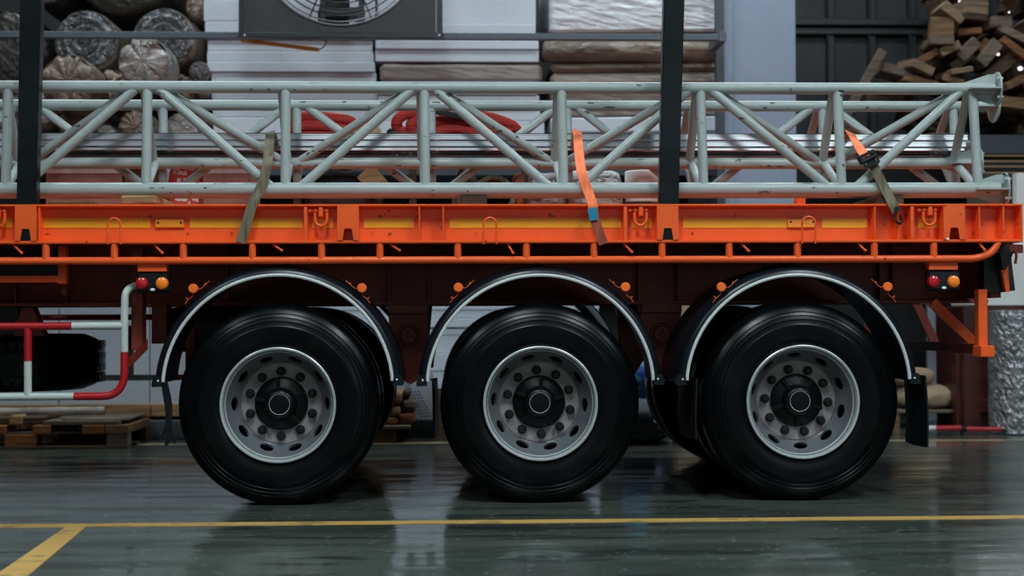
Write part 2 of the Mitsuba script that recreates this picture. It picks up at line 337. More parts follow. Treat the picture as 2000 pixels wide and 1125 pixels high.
def shackle(c, dy=0):
    y = YF + .028
    lug = box(X(c - 4.6, y, 420), X(c + 4.6, y, 420), YF + .006, YW, Z(424 + dy, y), Z(403 + dy, y), .004)
    s = part('shackle', lug, 'm_orange', sb)
    r = 11.3
    pts = [P(c - r + .5, 411 + dy, y)] + [P(c - r - 0.3, 420 + dy, y)] + [P(c - r * math.cos(a), 430 + dy + 11.5 * math.sin(a), y - .004) for a in np.linspace(0, PI, 13)] + [P(c + r + .3, 420 + dy, y), P(c + r - .5, 411 + dy, y)]
    ears = [trimesh.creation.icosphere(3, S(5.2, 0)) for _ in (0, 1)]
    for e, sx in zip(ears, (-1, 1)): e.apply_translation(P(c + sx * (r - .5), 411 + dy, y))
    part('shackle_bow', cat([tube(pts, S(3.1, 0), 12)] + ears), 'm_orange', sb)
    part('shackle_pin', cat([tube([P(c - 22, 411.5 + dy, y), P(c + 14, 411.5 + dy, y)], S(2.6, 0), 10), tube([P(c - 24, 411.5 + dy, y), P(c - 18, 411.5 + dy, y)], S(4.6, 0), 12)]), 'm_orange', sb)
shackle(-2, 1); shackle(627); shackle(1251, -1); shackle(1815, -1.5)
for a, b in (((27, 479), (42, 494)), ((302, 479), (317, 494)), ((534, 478), (550, 489)), ((763, 478), (780, 489)), ((992, 477), (1002, 494)), ((1219, 477), (1234, 492)), ((1448, 476), (1462, 490)), ((1675, 475), (1690, 489)), ((1912, 474), (1923, 488))):
    A, B = P(*a, YF + .03), P(*b, YF - .01)
    e = trimesh.creation.icosphere(2, .0085); e.apply_translation(B)
    part('rope_peg', cat([tube([A + np.array([0, 0, .02]), A, B], .0062, 8), e]), 'm_orange', sb)
# rope rail
yr = YF + .022; rr = S(7.3, yr)
zc = Z(507.5, yr)
def rail_z(px): return P(px, 507.5 - 0.0026 * (px - 1000), yr)
ptsr = [np.array([XL, yr, rail_z(0)[2]])] + [np.array([rail_z(p)[0], yr, zc]) for p in (0, 500, 1000, 1500, 1890)]
zz = zc
bend = [P(1918, 505, yr), P(1935, 497, yr), P(1946, 487, yr), P(1953, 474, yr)]
ptsr = [np.array([XL, yr, zc]), np.array([X(1895, yr, 505), yr, zc])] + list(smooth_path([np.array([X(1900, yr, 505), yr, zc]), P(1922, 500, yr), P(1939, 490, yr), P(1950, 472, yr)], 6))[1:]
rl = part('rope_rail', tube(ptsr, rr, 20), 'm_orange', smooth=40)
for c in (-46, 90, 223.5, 358, 493, 628, 742, 894, 1028, 1160, 1293, 1424, 1557.5, 1707.5, 1823.5):
    x = X(c, yr, 490)
    part('rail_post', tube([np.array([x, yr, zb + .004]), np.array([x, yr, zc + .006])], rr * .98, 16), 'm_orange', rl)
# deck, far side beam, cross members
part('deck', box(XL, XR, YW + .01, 2.45, zt - .05, zt - .012), 'm_orange')
part('end_plate', box(XR - .008, XR, YF, 2.47, zb, zt, .002), 'm_orange')
part('far_side_beam', cat([box(XL, XR, 2.40, 2.41, zb, zt), box(XL, XR, 2.41, 2.50, zt2, zt), box(XL, XR, 2.41, 2.50, zb, zb2)]), 'm_orange')
YB = .78
zbt, zbb = zt - .05, Z(595, YB)
XBR = X(1922, YB)
def main_beam(y, s):
    b = part('main_beam', cat([box(XL, XBR, y, y + .012, zbb, zbt), box(XL, XBR, y - .07, y + .08, zbb, zbb + .018, .002), box(XL, XBR, y - .07, y + .08, zbt - .02, zbt)]), 'm_chassis')
    return b
mb = main_beam(YB, 1); mb2 = main_beam(1.66, -1)
for px in (30, 130, 445, 760, 838, 1248, 1325, 1720, 1745): part('web_stiffener', box(X(px - 1.6, YB - .06), X(px + 1.6, YB - .06), YB - .062, YB, zbb + .018, zbt - .02), 'm_chassis', mb)
part('web_plate', box(X(1720, YB), XBR - .02, YB - .012, YB, zbb + .02, zbt - .03), 'm_chassis', mb)
for i, px in enumerate(np.arange(-180, 2000, 124)):
    x = X(px, .4)
    part('cross_member', cat([box(x - .004, x + .004, YW + .01, 2.40, zb + .03, zbt), box(x - .03, x + .03, YW + .01, 2.40, zb + .02, zb + .028)]), 'm_chassis')
part('rear_cross_member', box(X(1915, .4), X(1935, .4), .25, 2.2, Z(585, .3), zbt), 'm_chassis')
# spring hangers
def hanger(c, cdisc, y, lab=True):
    poly = sg.Polygon([(X(c - 40, y), Z(592, y)), (X(c + 40, y), Z(592, y)), (X(c + 36, y), Z(690, y)), (X(c + 20, y), Z(740, y)), (X(c + 3, y), Z(750, y)), (X(c - 10, y), Z(742, y)), (X(c - 36, y), Z(690, y))])
    h = part('spring_hanger', cat([prism(poly, y, y + .012), prism(poly, y + .13, y + .142), box(X(c - 39, y), X(c + 39, y), y - .03, y + .17, Z(612, y), Z(594, y), .003)]), 'm_oxide')
    cc = P(cdisc[0], cdisc[1], y)
    part('pivot_cap', cat([disc(cc, S(22, y), y - .014, y, .005), disc(cc, S(17, y), y - .045, y - .012, .006), disc(cc, S(6, y), y - .053, y - .043, .003, 6)]), 'm_oxide', h)
    part('bush', disc(P(c + 3, 722, y), S(13, y), y + .012, y + .13, 0), 'm_black', h)
part('spring_hanger', box(X(296, .6), X(326, .6), .60, .74, Z(668, .6), Z(592, .6), .003), 'm_oxide')
for c, d in ((798, (798, 655)), (1291, (1291, 652))):
    hanger(c, d, .60)
def hanger_far(c):
    y = 1.78
    poly = sg.Polygon([(X(c - 40, .6), Z(592, .6)), (X(c + 40, .6), Z(592, .6)), (X(c + 30, .6), Z(700, .6)), (X(c, .6), Z(748, .6)), (X(c - 30, .6), Z(700, .6))])
    part('spring_hanger', prism(poly, y, y + .1), 'm_oxide')
for c in (798, 1291): hanger_far(c)

# wheels
WC = [(542.5, 790), (1056, 789), (1569, 785.5)]
RO = .522
def tyre_profile(w=.272):
    side = [(.292, .034), (.299, .017), (.312, .010), (.335, .0045), (.375, .0), (.400, .0015), (.4035, .0005), (.407, .0012), (.410, .004), (.430, .0095), (.432, .0125), (.4345, .0108), (.450, .0165), (.452, .0195), (.4545, .0178), (.469, .0245), (.471, .028), (.4735, .026), (.487, .034), (.500, .042), (.511, .053), (.518, .066)]
    tread = []
    for y in (.085, .118, .151, .184): tread += [(RO, y - .004), (RO - .012, y - .003), (RO - .012, y + .003), (RO, y + .004)]
    return side + tread + [(r, w - y) for r, y in side[::-1]] + [(.286, w - .05), (.286, .05)]
tyre_ply = mikit.ply(lathe(tyre_profile(), 128), 'm_rubber', smooth=32)
DD = .165
rim_out = lathe([(.2835, .020), (.277, .028), (.2745, .034), (.2725, .060), (.268, .085), (.262, .105), (.222, .158), (.216, DD - .003), (.2165, DD + .012), (.228, .172), (.266, .122), (.278, .085), (.284, .05), (.290, .02)], 128)
lip_ply = mikit.ply(cat([lathe([(.297, .012), (.300, .006), (.299, -.002), (.294, -.005), (.287, -.003), (.2835, .006), (.2825, .022), (.289, .026)], 128), lathe([(.2775, .030), (.2775, .026), (.2735, .030), (.2715, .038), (.2725, .046), (.276, .046)], 128)]), 'm_rim_lip', smooth=35)
cut = []
for k in range(10):
    a = PI / 2 + PI / 10 + k * PI / 5
    c = trimesh.creation.cylinder(1.0, .2, sections=24); c.apply_scale([.034, .021, 1])
    c.apply_transform(trimesh.transformations.rotation_matrix(math.radians(-60), [0, 1, 0]))   # axis towards +x, tilted
    # local: axis -> outward/inward normal of the cone, long side tangential
    m = trimesh.creation.cylinder(1.0, .16, sections=24); m.vertices *= np.array([.037, .025, 1.0])   # x: tangential, y: along the cone, z: normal
    nrm = np.array([-(.158 - .105), -(.262 - .222)]); nrm = nrm / np.linalg.norm(nrm)          # (r, y) direction that faces out of the dish
    al = np.array([.262 - .222, .105 - .158]); al /= np.linalg.norm(al)
    er, et, ey = np.array([math.cos(a), 0, math.sin(a)]), np.array([-math.sin(a), 0, math.cos(a)]), np.array([0, 1.0, 0])
    A = np.eye(4); A[:3, 0] = et; A[:3, 1] = er * al[0] + ey * al[1]; A[:3, 2] = er * nrm[0] + ey * nrm[1]; A[:3, 3] = er * .2395 + ey * .134
    if np.linalg.det(A[:3, :3]) < 0: A[:3, 0] *= -1
    m.apply_transform(A); cut.append(m)
rim_cut = trimesh.boolean.difference([rim_out] + cut, engine='manifold')
rim_ply = mikit.ply(rim_cut, 'm_rim', smooth=28)
disc_ply = mikit.ply(lathe([(.138, DD), (.2085, DD), (.2165, DD + .005), (.218, DD + .012), (.138, DD + .012)], 96), 'm_disc', smooth=28)
hubm = [lathe([(0, .070), (.050, .070), (.064, .073), (.074, .082), (.080, .100), (.086, .128), (.120, .140), (.138, .150), (.1405, DD - .004), (.1405, DD + .02), (0, DD + .02)], 80, closed=False)]
for k in range(5):
    a = PI / 2 + .12 + k * 2 * PI / 5
    hubm.append(rot(box(.078, .137, .112, .155, -.009, .009, .003), [0, 1, 0], -math.degrees(a)))
hub_ply = mikit.ply(cat(hubm), 'm_hub', smooth=30)
ring_ply = mikit.ply(lathe([(.0525, .0695), (.0540, .0690), (.0540, .072), (.0525, .072)], 80), 'm_ring', smooth=30)
nut = cat([lathe([(0, DD - .040), (.014, DD - .040), (.0195, DD - .034), (.0205, DD - .014), (0, DD - .014)], 20, closed=False), lathe([(0, DD - .016), (.0235, DD - .016), (.0235, DD), (0, DD)], 24, closed=False)])
core_ply = mikit.ply(lathe([(.285, .045), (.285, .23), (.10, .23), (.10, .2), (.27, .2), (.27, .045)], 64), 'm_nut', smooth=30)
def put(name, ply, at, parent, rz=0, ry=0):
    key = numbered(parent + '__' + name)
    scene[key] = {**ply, 'to_world': T().translate([float(v) for v in at]).rotate([0, 0, 1], rz).rotate([0, 1, 0], ry)}
    return key
WX = [X(px, 0, py) for px, py in WC]
nut_ply = mikit.ply(nut, 'm_nut', smooth=30)
for i, x in enumerate(WX):
    w = numbered(TR + '__wheel'); labels[w] = {'label': ['wheel beside the red and white guard, silver dished rim and black hub', 'middle wheel, silver dished rim and black hub', 'wheel nearest the tail, silver dished rim and black hub'][i]}
    ph = [0, 4, 14.3][i]; at = (x, 0, RO)
    put('tyre', tyre_ply, at, w); put('rim', rim_ply, at, w, 0, ph); put('rim_lip', lip_ply, at, w); put('disc', disc_ply, at, w); put('hub', hub_ply, at, w, 0, ph * 3); put('cap_ring', ring_ply, at, w)
    for k in range(10):
        a = math.radians(90 + ph + 36 * k)
        put('wheel_nut', nut_ply, (x + .170 * math.cos(a), 0, RO + .170 * math.sin(a)), w)
    put('inner_tyre', tyre_ply, (x, .325, RO), w); put('inner_rim', core_ply, (x, .33, RO), w)
    w2 = numbered(TR + '__far_wheel')
    put('tyre', tyre_ply, (x, 2.44, RO), w2, 180); put('inner_tyre', tyre_ply, (x, 2.115, RO), w2, 180)
    put('rim', core_ply, (x, 2.43, RO), w2, 180); put('inner_rim', core_ply, (x, 2.10, RO), w2, 180)
    part('axle', tube([(x, .17, RO), (x, 2.27, RO)], .065, 16), 'm_black')
    for y in (.68, 1.72):
        part('leaf_spring', cat([box(x - .40 + .05 * k, x + .40 - .05 * k, y - .04, y + .04, .59 + .0 - .018 * k + .12, .605 - .018 * k + .12) for k in range(5)]), 'm_black')
part('sidewall_patch', rot(cat([box(-.055, .055, -.0022, .004, z - .002, z + .002) for z in (-.028, .028)] + [box(x - .002, x + .002, -.0022, .004, -.028, .028) for x in (-.055, .055)]), [0, 1, 0], -50, (0, 0, 0)).apply_translation([P(1161, 884, 0)[0], 0, P(1161, 884, 0)[2]]), 'm_rubber', TR + '__wheel_001')
# mudguards
def arc_sweep(cx, cz, prof, a0, a1, n=72):
    prof = np.asarray(prof, float); k = len(prof); A = np.radians(np.linspace(a0, a1, n))
    v = np.stack([cx + prof[None, :, 0] * np.cos(A)[:, None], np.broadcast_to(prof[None, :, 1], (n, k)), cz + prof[None, :, 0] * np.sin(A)[:, None]], -1).reshape(-1, 3); f = []
    for i in range(n - 1):
        for j in range(k):
            j2 = (j + 1) % k; f += [[i * k + j, (i + 1) * k + j, (i + 1) * k + j2], [i * k + j, (i + 1) * k + j2, i * k + j2]]
    for e, s in ((0, 1), ((n - 1) * k, -1)):
        import mapbox_earcut
        t = mapbox_earcut.triangulate_float64(prof, np.array([k])).reshape(-1, 3)
        f += [[e + q for q in (tt if s > 0 else tt[::-1])] for tt in t]
    m = trimesh.Trimesh(v, f, process=False)
    if m.volume < 0: m.invert()
    return m
GW = .60
gprof = [(.589, -.020), (.598, -.024), (.612, -.020), (.620, -.012), (.632, .006), (.637, .03), (.637, GW), (.629, GW), (.629, .034), (.624, .012), (.613, -.004), (.600, -.010), (.590, -.010)]
MG = [(543, 760.5), (1056, 759), (1560, 757)]
for i, (cx, cy) in enumerate(MG):
    c = P(cx, cy, -.02)
    g = part('mudguard', arc_sweep(c[0], c[2], gprof, 2.5, 177.5, 96), 'm_guard', label=['over the wheel beside the side guard', 'over the middle wheel', 'over the wheel nearest the tail'][i], smooth=35)
    tp = [(c[0] + .5885 * math.cos(a), -.021, c[2] + .5885 * math.sin(a)) for a in np.radians(np.linspace(4, 176, 80))]
    part('trim', sweep(np.array(tp), ring(10, 1.0) * np.array([.0095, .0095])), 'm_trim', g, label='white edge trim')
    for s in (-1, 1):
        a = math.radians(4.6); x = c[0] + s * .612 * math.cos(a); z = c[2] + .615 * math.sin(a)
        foot = hull([(x + s * dx, y, z + dz) for dx, dz in ((-.022, -.032), (.030, -.034), (.034, -.022), (.024, .022), (-.014, .022)) for y in (-.030, .04)])
        part('foot', foot, 'm_guard', g); part('rivet', disc((x, 0, z - .002), .0055, -.034, -.029, .002, 10), 'm_ring', g)
    # far guard
    part('far_mudguard', arc_sweep(c[0], c[2], [(r, 2.44 - y) for r, y in gprof], 2.5, 177.5, 48), 'm_guard', smooth=35)
    # inner fender plate behind the tyres, hung from the main beam
    part('guard_bracket', tube([(c[0], .1, c[2] + .645), (c[0], YB, c[2] + .645)], .018, 8), 'm_black')
# reflectors on springs
def marker(px, py, s):
    y = -.035; c = P(px, py, y)
    mk = part('side_marker', cat([disc(c, S(9.3, y), y - .012, y + .004, .004, 32)]), 'm_orange_bright', label='round orange reflector on wire spring')
    q = lambda dx, dy: P(px + s * dx, py + dy, y + .01)
    part('spring_clip', cat([tube(smooth_path([q(-8, -1), q(-13, 1), q(-18, -2), q(-24, -8), q(-32, -15)], 4), .0019, 6), tube(smooth_path([q(2, 9), q(1, 14), q(5, 18), q(10, 22), q(16, 30)], 4), .0019, 6),
        tube([q(-22, -7), q(-23, -11)], .003, 8), tube([q(11, 21), q(14, 18)], .003, 8)]), 'm_orange', mk)
for px, py, s in ((377.5, 563.5, -1), (707, 562.5, 1), (895, 561.5, -1), (1221.5, 560.5, 1), (1408.5, 560.5, -1), (1733.5, 560, 1)): marker(px, py, s)
# mud flaps
def flap(px, y0, y1, py0, py1, lean=0.0, m='m_flap', cut_=0.0):
    pts = []
    x0 = X(px, -.02, 760); za, zb_ = Z(py0, -.02), Z(py1, -.02)
    n = 10; V = []; F = []
    for i in range(n):
        t = i / (n - 1); z = za + (zb_ - za) * t
        xx = x0 + lean * math.sin(t * PI * .75)
        for j in range(5):
            u = j / 4; y = y0 + (y1 - y0) * u
            V.append((xx - .02 * math.sin(u * PI), y, z + (cut_ * u if i == n - 1 else 0)))
    V = np.array(V); k = 5
    V2 = V + np.array([.008, 0, 0])
    for i in range(n - 1):
        for j in range(k - 1):
            a, b, c, d = i * k + j, i * k + j + 1, (i + 1) * k + j + 1, (i + 1) * k + j
            F += [[a, b, c], [a, c, d], [a + n * k, c + n * k, b + n * k], [a + n * k, d + n * k, c + n * k]]
    edge = [i * k for i in range(n)] + [(n - 1) * k + j for j in range(1, k)] + [i * k + k - 1 for i in range(n - 2, -1, -1)] + [j for j in range(k - 2, 0, -1)]
    for e0, e1 in zip(edge, edge[1:] + edge[:1]): F += [[e0, e0 + n * k, e1], [e1, e0 + n * k, e1 + n * k]]
    me = trimesh.Trimesh(np.vstack([V, V2]), F, process=False); me.fix_normals()
    return part('mud_flap', me, m, label=None)
flap(1806, -.02, .34, 738, 880, .012)
flap(1362, .0, .58, 742, 862, -.01); flap(850, .02, .30, 742, 850, .004)
def strips(lst, y):
    ms = []
    for pts, w in lst:
        path = smooth_path([P(a, b, y + .006 * i) for i, (a, b) in enumerate(pts)], 5)
        ms.append(sweep(path, np.array([(-w, -.0025), (w, -.0025), (w, .0025), (-w, .0025)]), normal=(0, -1, 0)))
    return cat(ms)
part('mud_flap', strips([([(317, 742), (322, 775), (326, 805), (325, 835), (311, 862)], .008), ([(324, 745), (333, 790), (333, 835), (341, 866)], .008), ([(322, 745), (328, 790), (328, 830), (325, 870)], .009), ([(318, 742), (325, 770), (330, 800), (331, 866)], .008)], .0), 'm_flap', label='torn rubber flap in strips')
part('mud_flap', strips([([(842, 740), (850, 752), (853, 780), (852, 850)], .006), ([(846, 742), (856, 770), (856, 850)], .004)], -.01), 'm_flap', label='torn rubber flap in strips')
part('air_tank', cat([rot(moved(lathe([(0, -.26), (.08, -.25), (.125, -.20), (.13, -.12), (.13, .22), (.12, .28), (0, .30)], 32, closed=False), [0, 0, 0]), [0, 0, 1], 90).apply_translation([X(430, .75), .80, Z(640, .75)])]), 'm_black')
part('front_bracket', box(X(362, .66), X(380, .66), .66, .70, Z(715, .66), Z(594, .66), .003), 'm_oxide')
# lamp clusters
def cluster(cx, cy):
    y = .0
    t = part('lamp_cluster', box(X(cx - 28.5, y, cy), X(cx + 28.5, y, cy), y, y + .05, Z(cy - 24, y, cx), Z(cy - 38, y, cx), .002), 'm_orange')
    part('housing', box(X(cx - 31, y + .01, cy), X(cx + 33, y + .01, cy), y + .005, y + .07, Z(cy + 17, y, cx), Z(cy - 24, y, cx), .012), 'm_guard', t)
    for dx, m in ((-20, 'm_red_lens'), (19.5, 'm_amber_lens')):
        c = P(cx + dx, cy - 1, y)
        part('lens', moved(lathe([(0, -.024), (S(6, y), -.022), (S(10.5, y), -.016), (S(12.2, y), -.004), (S(12.2, y), .008), (0, .008)], 36, closed=False), [c[0], y + .0, c[2]]), m, t, label='red lens' if dx < 0 else 'amber lens')
    c = P(cx + 1, cy + 11.5, y); e = trimesh.creation.icosphere(3, 1.0); e.apply_scale([S(5, y), .006, S(3.2, y)]); e.apply_translation([c[0], y, c[2]])
    part('small_lamp', e, 'm_ring', t)
cluster(297, 554.5); cluster(1843, 551)
# left frame under the bed
y = .16
part('tool_frame', cat([box(X(113, y), X(129, y), y, y + .06, Z(552, y), zb, .003), box(XL, X(129, y), y, y + .06, Z(552, y, 60), Z(538, y, 60), .003)]), 'm_orange')
scene_key = TR + '__tool_frame'
part('frame_back', box(XL, X(125, .5), .45, .47, Z(540, .45), zb), 'm_black')
part('rail_bracket', box(X(140, .5), X(148, .5), .3, .5, Z(575, .45), Z(552, .45)), 'm_chassis')
# side guard
def stripe(name, segs, parent, r):
    for pts, m in segs: part('tube', tube(pts, r, 20), m, parent, smooth=40)
def side_guard(y, s=1):
    g = numbered(TR + ('__side_guard' if s > 0 else '__far_side_guard'))
    tp = 637 if s > 0 else 619
    r = S(7.4, .04); yy = lambda d: y + s * d
    q = lambda px, py, d=0: np.array([X(px, .04, py), yy(d), Z(py, .04, 120)])
    bendp = smooth_path([q(243, 726), q(241, 745), q(232, 762), q(217, 772), q(200, 774.5)], 6)
    top = smooth_path([q(243.5, 600), q(244.5, 580), q(247, 568, .02), q(252, 560.5, .07), q(258, 557.5, .13), q(262, 557, .22)], 6)
    stripe('', [([q(-230, tp), q(141, tp)], 'm_red'), ([q(141, tp), q(240, tp)], 'm_white_paint'),
        (list(top[::-1]) + [q(243, 620), q(243, 688)], 'm_white_paint'), ([q(243, 688), q(243, 710)] + list(bendp) + [q(145, 774.5)], 'm_red'),
        ([q(145, 774.5), q(-230, 774.5)], 'm_white_paint'), ([q(54.5, 640), q(54.5, 705)], 'm_red'), ([q(54.5, 705), q(54.5, 772)], 'm_white_paint')], g, r)
    part('bracket', cat([box(X(257, .25), X(279, .25), yy(.20), yy(.30), Z(681, .25), zb, .003), hull([(X(250, .1), yd, Z(pz, .1)) for yd in (yy(.03), yy(.05)) for pz in (718, 700)] + [(X(276, .1), yd, Z(pz, .1)) for yd in (yy(.20), yy(.22)) for pz in (680, 660)])]), 'm_chassis', g)
    return g
sgd = side_guard(.04); labels[sgd] = {'label': 'red and white striped tube guard'}
side_guard(2.42, -1)
# rear underrun bar
y = .12
part('rear_strut', box(X(1915, y), X(1933, y), y + .03, y + .09, Z(690, y, 1920), Z(565, y, 1920), .003), 'm_orange')
part('bumper_end', box(X(1913.5, y - .02), X(1941, y - .02), y - .03, y + .09, Z(697.5, y, 1925), Z(675, y, 1925), .004), 'm_orange')
part('bumper_bar', box(X(1918, y), X(1935, y), y + .09, 2.32, Z(692, y, 1925), Z(673, y, 1925), .004), 'm_chassis')
def brace(a, b, y0, w=.055):
    A, B = P(*a, y0), P(*b, y0); d = (B - A) / np.linalg.norm(B - A); nrm = np.array([-d[2], 0, d[0]]) * w / 2
    part('bumper_brace', hull([p + s * nrm + np.array([0, dy, 0]) for p in (A, B) for s in (-1, 1) for dy in (0, .03)]), 'm_orange' if y0 < .6 else 'm_chassis')
brace((1822, 590), (1918, 683), .48); brace((1790, 590), (1830, 676), 2.1)
part('rear_strut', box(X(1915, y), X(1933, y), 2.26, 2.32, Z(690, y, 1920), Z(565, y, 1920), .003), 'm_orange')
# tail: dark mount, lamp board, rubber buffer, hook
part('tail_board', hull([(X(a, .3), yy, Z(b, .3, 1930)) for a, b in ((1912, 478), (1962, 478), (1962, 500), (1972, 568), (1942, 572), (1912, 572)) for yy in (.22, .30)]), 'm_black')
part('tail_flap', hull([(X(a, .14), yy, Z(b, .14, 1960)) for a, b in ((1952, 494), (1978, 492), (1970, 515), (1962, 527), (1956, 524)) for yy in (.12, .2)]), 'm_guard')
part('tail_gusset', hull([(X(a, .17), yy, Z(b, .17, 1960)) for a, b in ((1957, 527), (1970, 513), (1972.5, 570), (1965, 570)) for yy in (.17, .2)]), 'm_orange')
part('tail_panel', box(X(1940, .25), X(1998, .25), .24, .3, Z(494, .25, 1960), zb, 0), 'm_oxide')
part('tail_hook', tube(smooth_path([P(1980, 488, .1), P(1985, 498, .1), P(1984, 508, .1), P(1983, 515, .1)], 4), .007, 8), 'm_oxide')
part('far_bracket', box(X(1557, 2.3, 392), X(1573, 2.3, 392), 2.3, 2.4, zt - .01, Z(386, 2.3)), 'm_orange')
# spare tyre
yc, spz = 1.22, Z(706, 1.22, 60)
sp = thing('spare_tyre', 'black spare tyre lying flat under the bed behind the striped guard', 'tyre')
ms = rot(moved(lathe(tyre_profile(), 96), [0, -.136, 0]), [1, 0, 0], 90)
sx = X(198, 1.22, 706) - .512
ms.apply_scale([1, 1, 1.2])
obj('tyre', moved(ms, [sx, yc, spz]), 'm_rubber', sp, smooth=32)
lug = []
for k in range(60):
    for lv in range(4):
        a = 2 * PI * (k + .5 * (lv % 2)) / 60; z = spz - .10 + .067 * lv
        lug.append(rot(box(.508, .523, -.017, .017, -.021, .021), [0, 0, 1], math.degrees(a)) .apply_translation([sx, yc, z]))
obj('tread_block', cat(lug), 'm_rubber', sp, kind='stuff')
obj('rim', moved(rot(moved(lathe([(.285, .03), (.285, .24), (.12, .2), (.12, .18), (.25, .2), (.27, .03)], 48), [0, -.136, 0]), [1, 0, 0], 90), [sx, yc, spz]), 'm_nut', sp)
part('spare_carrier', cat([box(sx - .05, sx + .05, yc - .6, yc + .5, spz + .137, spz + .20), box(X(-40, .8), X(47, .8), .80, .86, Z(632, .8), Z(607, .8), .004), hull([(X(a, .82), yy, Z(b, .82)) for a, b in ((44, 597), (66, 597), (88, 652), (30, 652)) for yy in (.80, .9)]), box(sx - .03, sx + .03, yc - .03, yc + .03, spz + .19, zbt)]), 'm_oxide')
part('carrier_boss', cat([tube([(X(18, .8), .77, Z(607, .8)), (X(18, .8), .9, Z(607, .8))], S(20, .8), 20), disc(P(13, 620, .8), S(6, .8), .785, .80, .002, 16)]), 'm_black')

# ================================================================== STAKE POSTS
def stake(tx, bx, w_t, w_b, label, seam):
    y0, y1 = YF + .004, YF + .070
    def q(px, py): return P(px, py, y0)
    pts = []
    slope = (tx - bx) / 398.0
    top, bot = -190, 471
    for py in (top, bot):
        cx = bx + slope * (398 - py); w = w_b + (w_t - w_b) * (398 - py) / 398
        for sx, dx in ((-1, .004), (1, -.004)):
            A = q(cx + sx * w / 2, py)
            pts += [(A[0] + dx, y0, A[2]), (A[0], y0 + .004, A[2]), (A[0], y1, A[2])]
    s = thing('stake_post', label, 'post')
    obj('tube', hull(pts), 'm_post', s)
    cx = bx + slope * (398 - seam); A = q(cx, seam)
    hw = S(w_b / 2 + .4, y0)
    obj('sleeve_seam', box(A[0] - hw, A[0] + hw, y0 - .002, y1, A[2] - .002, A[2] + .002), 'm_post', s)
stake(59.5, 51, 41, 38, 'black steel stake post rising beside the wrapped rolls', 352)
stake(1317, 1306.5, 40, 37.5, 'black steel stake post standing by the pale blue column', 353)

# ================================================================== TRUSSES
def truss(FTp, FBp, RBp, yft, yfb, yrb, label, nodes_v, nodes_x, rtop, rbot, rv, xend, first):
    t = thing('lattice_mast', label, 'truss')
    zft, zfb, zrb = Z(FTp, yft), Z(FBp, yfb), Z(RBp, yrb)
    x0 = X(-260, yft)
    x1 = xend
    for r, yy, zz in ((rtop, yft, zft), (rbot, yfb, zfb), (rtop * .98, yrb, zrb)):
        obj('chord', tube([(x0, yy, zz), (x1, yy, zz)], r, 22), 'm_truss', t, smooth=40)
    FT = lambda x: np.array([x, yft, zft]); FB = lambda x: np.array([x, yfb, zfb]); RB = lambda x: np.array([x, yrb, zrb])
    step = nodes_v[1] - nodes_v[0]
    for k, x in enumerate(nodes_v):
        obj('upright', tube([FT(x), FB(x + .004)], rv, 16), 'm_truss', t)
        obj('cross_brace', tube([FT(x - .02), RB(x - .02)], rv * .92, 14), 'm_truss', t)
        obj('bottom_strut', tube([RB(x - .01), FB(x + .0)], rv * .92, 14), 'm_truss', t)
    for k, (a, b) in enumerate(zip(nodes_v[:-1], nodes_v[1:])):
        up = (k % 2 == first)            # True: falls from the top of a to the foot of b
        p0, p1 = (FT(a + .045), FB(b - .055)) if up else (FB(a + .07), FT(b - .05))
        obj('diagonal', tube([p0, p1], rv * .98, 16), 'm_truss', t)
        if first: continue
        p0, p1 = (FT(a + .06), RB(b - .03)) if up else (RB(a + .03), FT(b - .06))
        obj('diagonal', tube([p0, p1], rv * .92, 14), 'm_truss', t)
    return t, (FT, FB, RB)
YA = (.15, .09, .40)
nv = [X(p, .12, 270) for p in (-257, 13, 286, 557, 829, 1098, 1370.5, 1639, 1904)]
ta, (FT, FB, RB) = truss(171.5, 370, 319, *YA, 'grey green tubular lattice mast lying frontmost on the bed', nv, 0, S(11.8, .15), S(13.6, .09), S(9.6, .12), X(1950, .12), 0)
for fn, px, up in ((FT, 1950, 1), (FB, 1963, 1), (RB, 1912, 1)):
    b = fn(X(px, fn(0)[1], 250)); x = b[0]
    # end plate with gussets
    pl = lathe([(0, -.006), (.088, -.006), (.092, -.003), (.092, .006), (0, .006)], 32, closed=False); pl = rot(pl, [0, 0, 1], 90); pl.apply_scale([1, .75, 1]); pl.apply_translation([x - .004, b[1], b[2]])
    e = obj('end_plate', pl, 'm_truss', ta)
    gl = .20
    g1 = prism([(x - gl, b[2] + .03), (x - .055, b[2] + .078), (x - .008, b[2] + .082), (x - .008, b[2] + .03)], b[1] - .004, b[1] + .004)
    g2 = prism([(x - gl, b[2] - .03), (x - .055, b[2] - .078), (x - .008, b[2] - .082), (x - .008, b[2] - .03)], b[1] - .004, b[1] + .004)
    g3 = box(x - .175, x - .008, b[1] - .085, b[1] - .01, b[2] - .008, b[2] + .001)
    g4 = box(x - .175, x - .008, b[1] + .01, b[1] + .085, b[2] - .008, b[2] + .001)
    for g in (g1, g2, g3, g4): obj('gusset', g, 'm_truss', e)
    for dz in (-.05, .05):
        obj('bolt', tube([(x - .022, b[1] - .045, b[2] + dz), (x + .01, b[1] - .045, b[2] + dz)], .009, 8), 'm_truss', e)
YB2 = (.60, .575, .86)
nvB = [X(p, .60, 230) for p in (-205, 55, 319, 580, 842, 1108, 1352, 1606, 1862)]
tb, (FT2, FB2, RB2) = truss(206.5, 376, 284, *YB2, 'second tubular lattice mast half hidden behind the frontmost one', nvB, 0, S(10.6, .6), S(11.5, .6), S(8.6, .6), X(1930, .6), 1)
b = FT2(X(1942, .6, 230)); x = b[0]
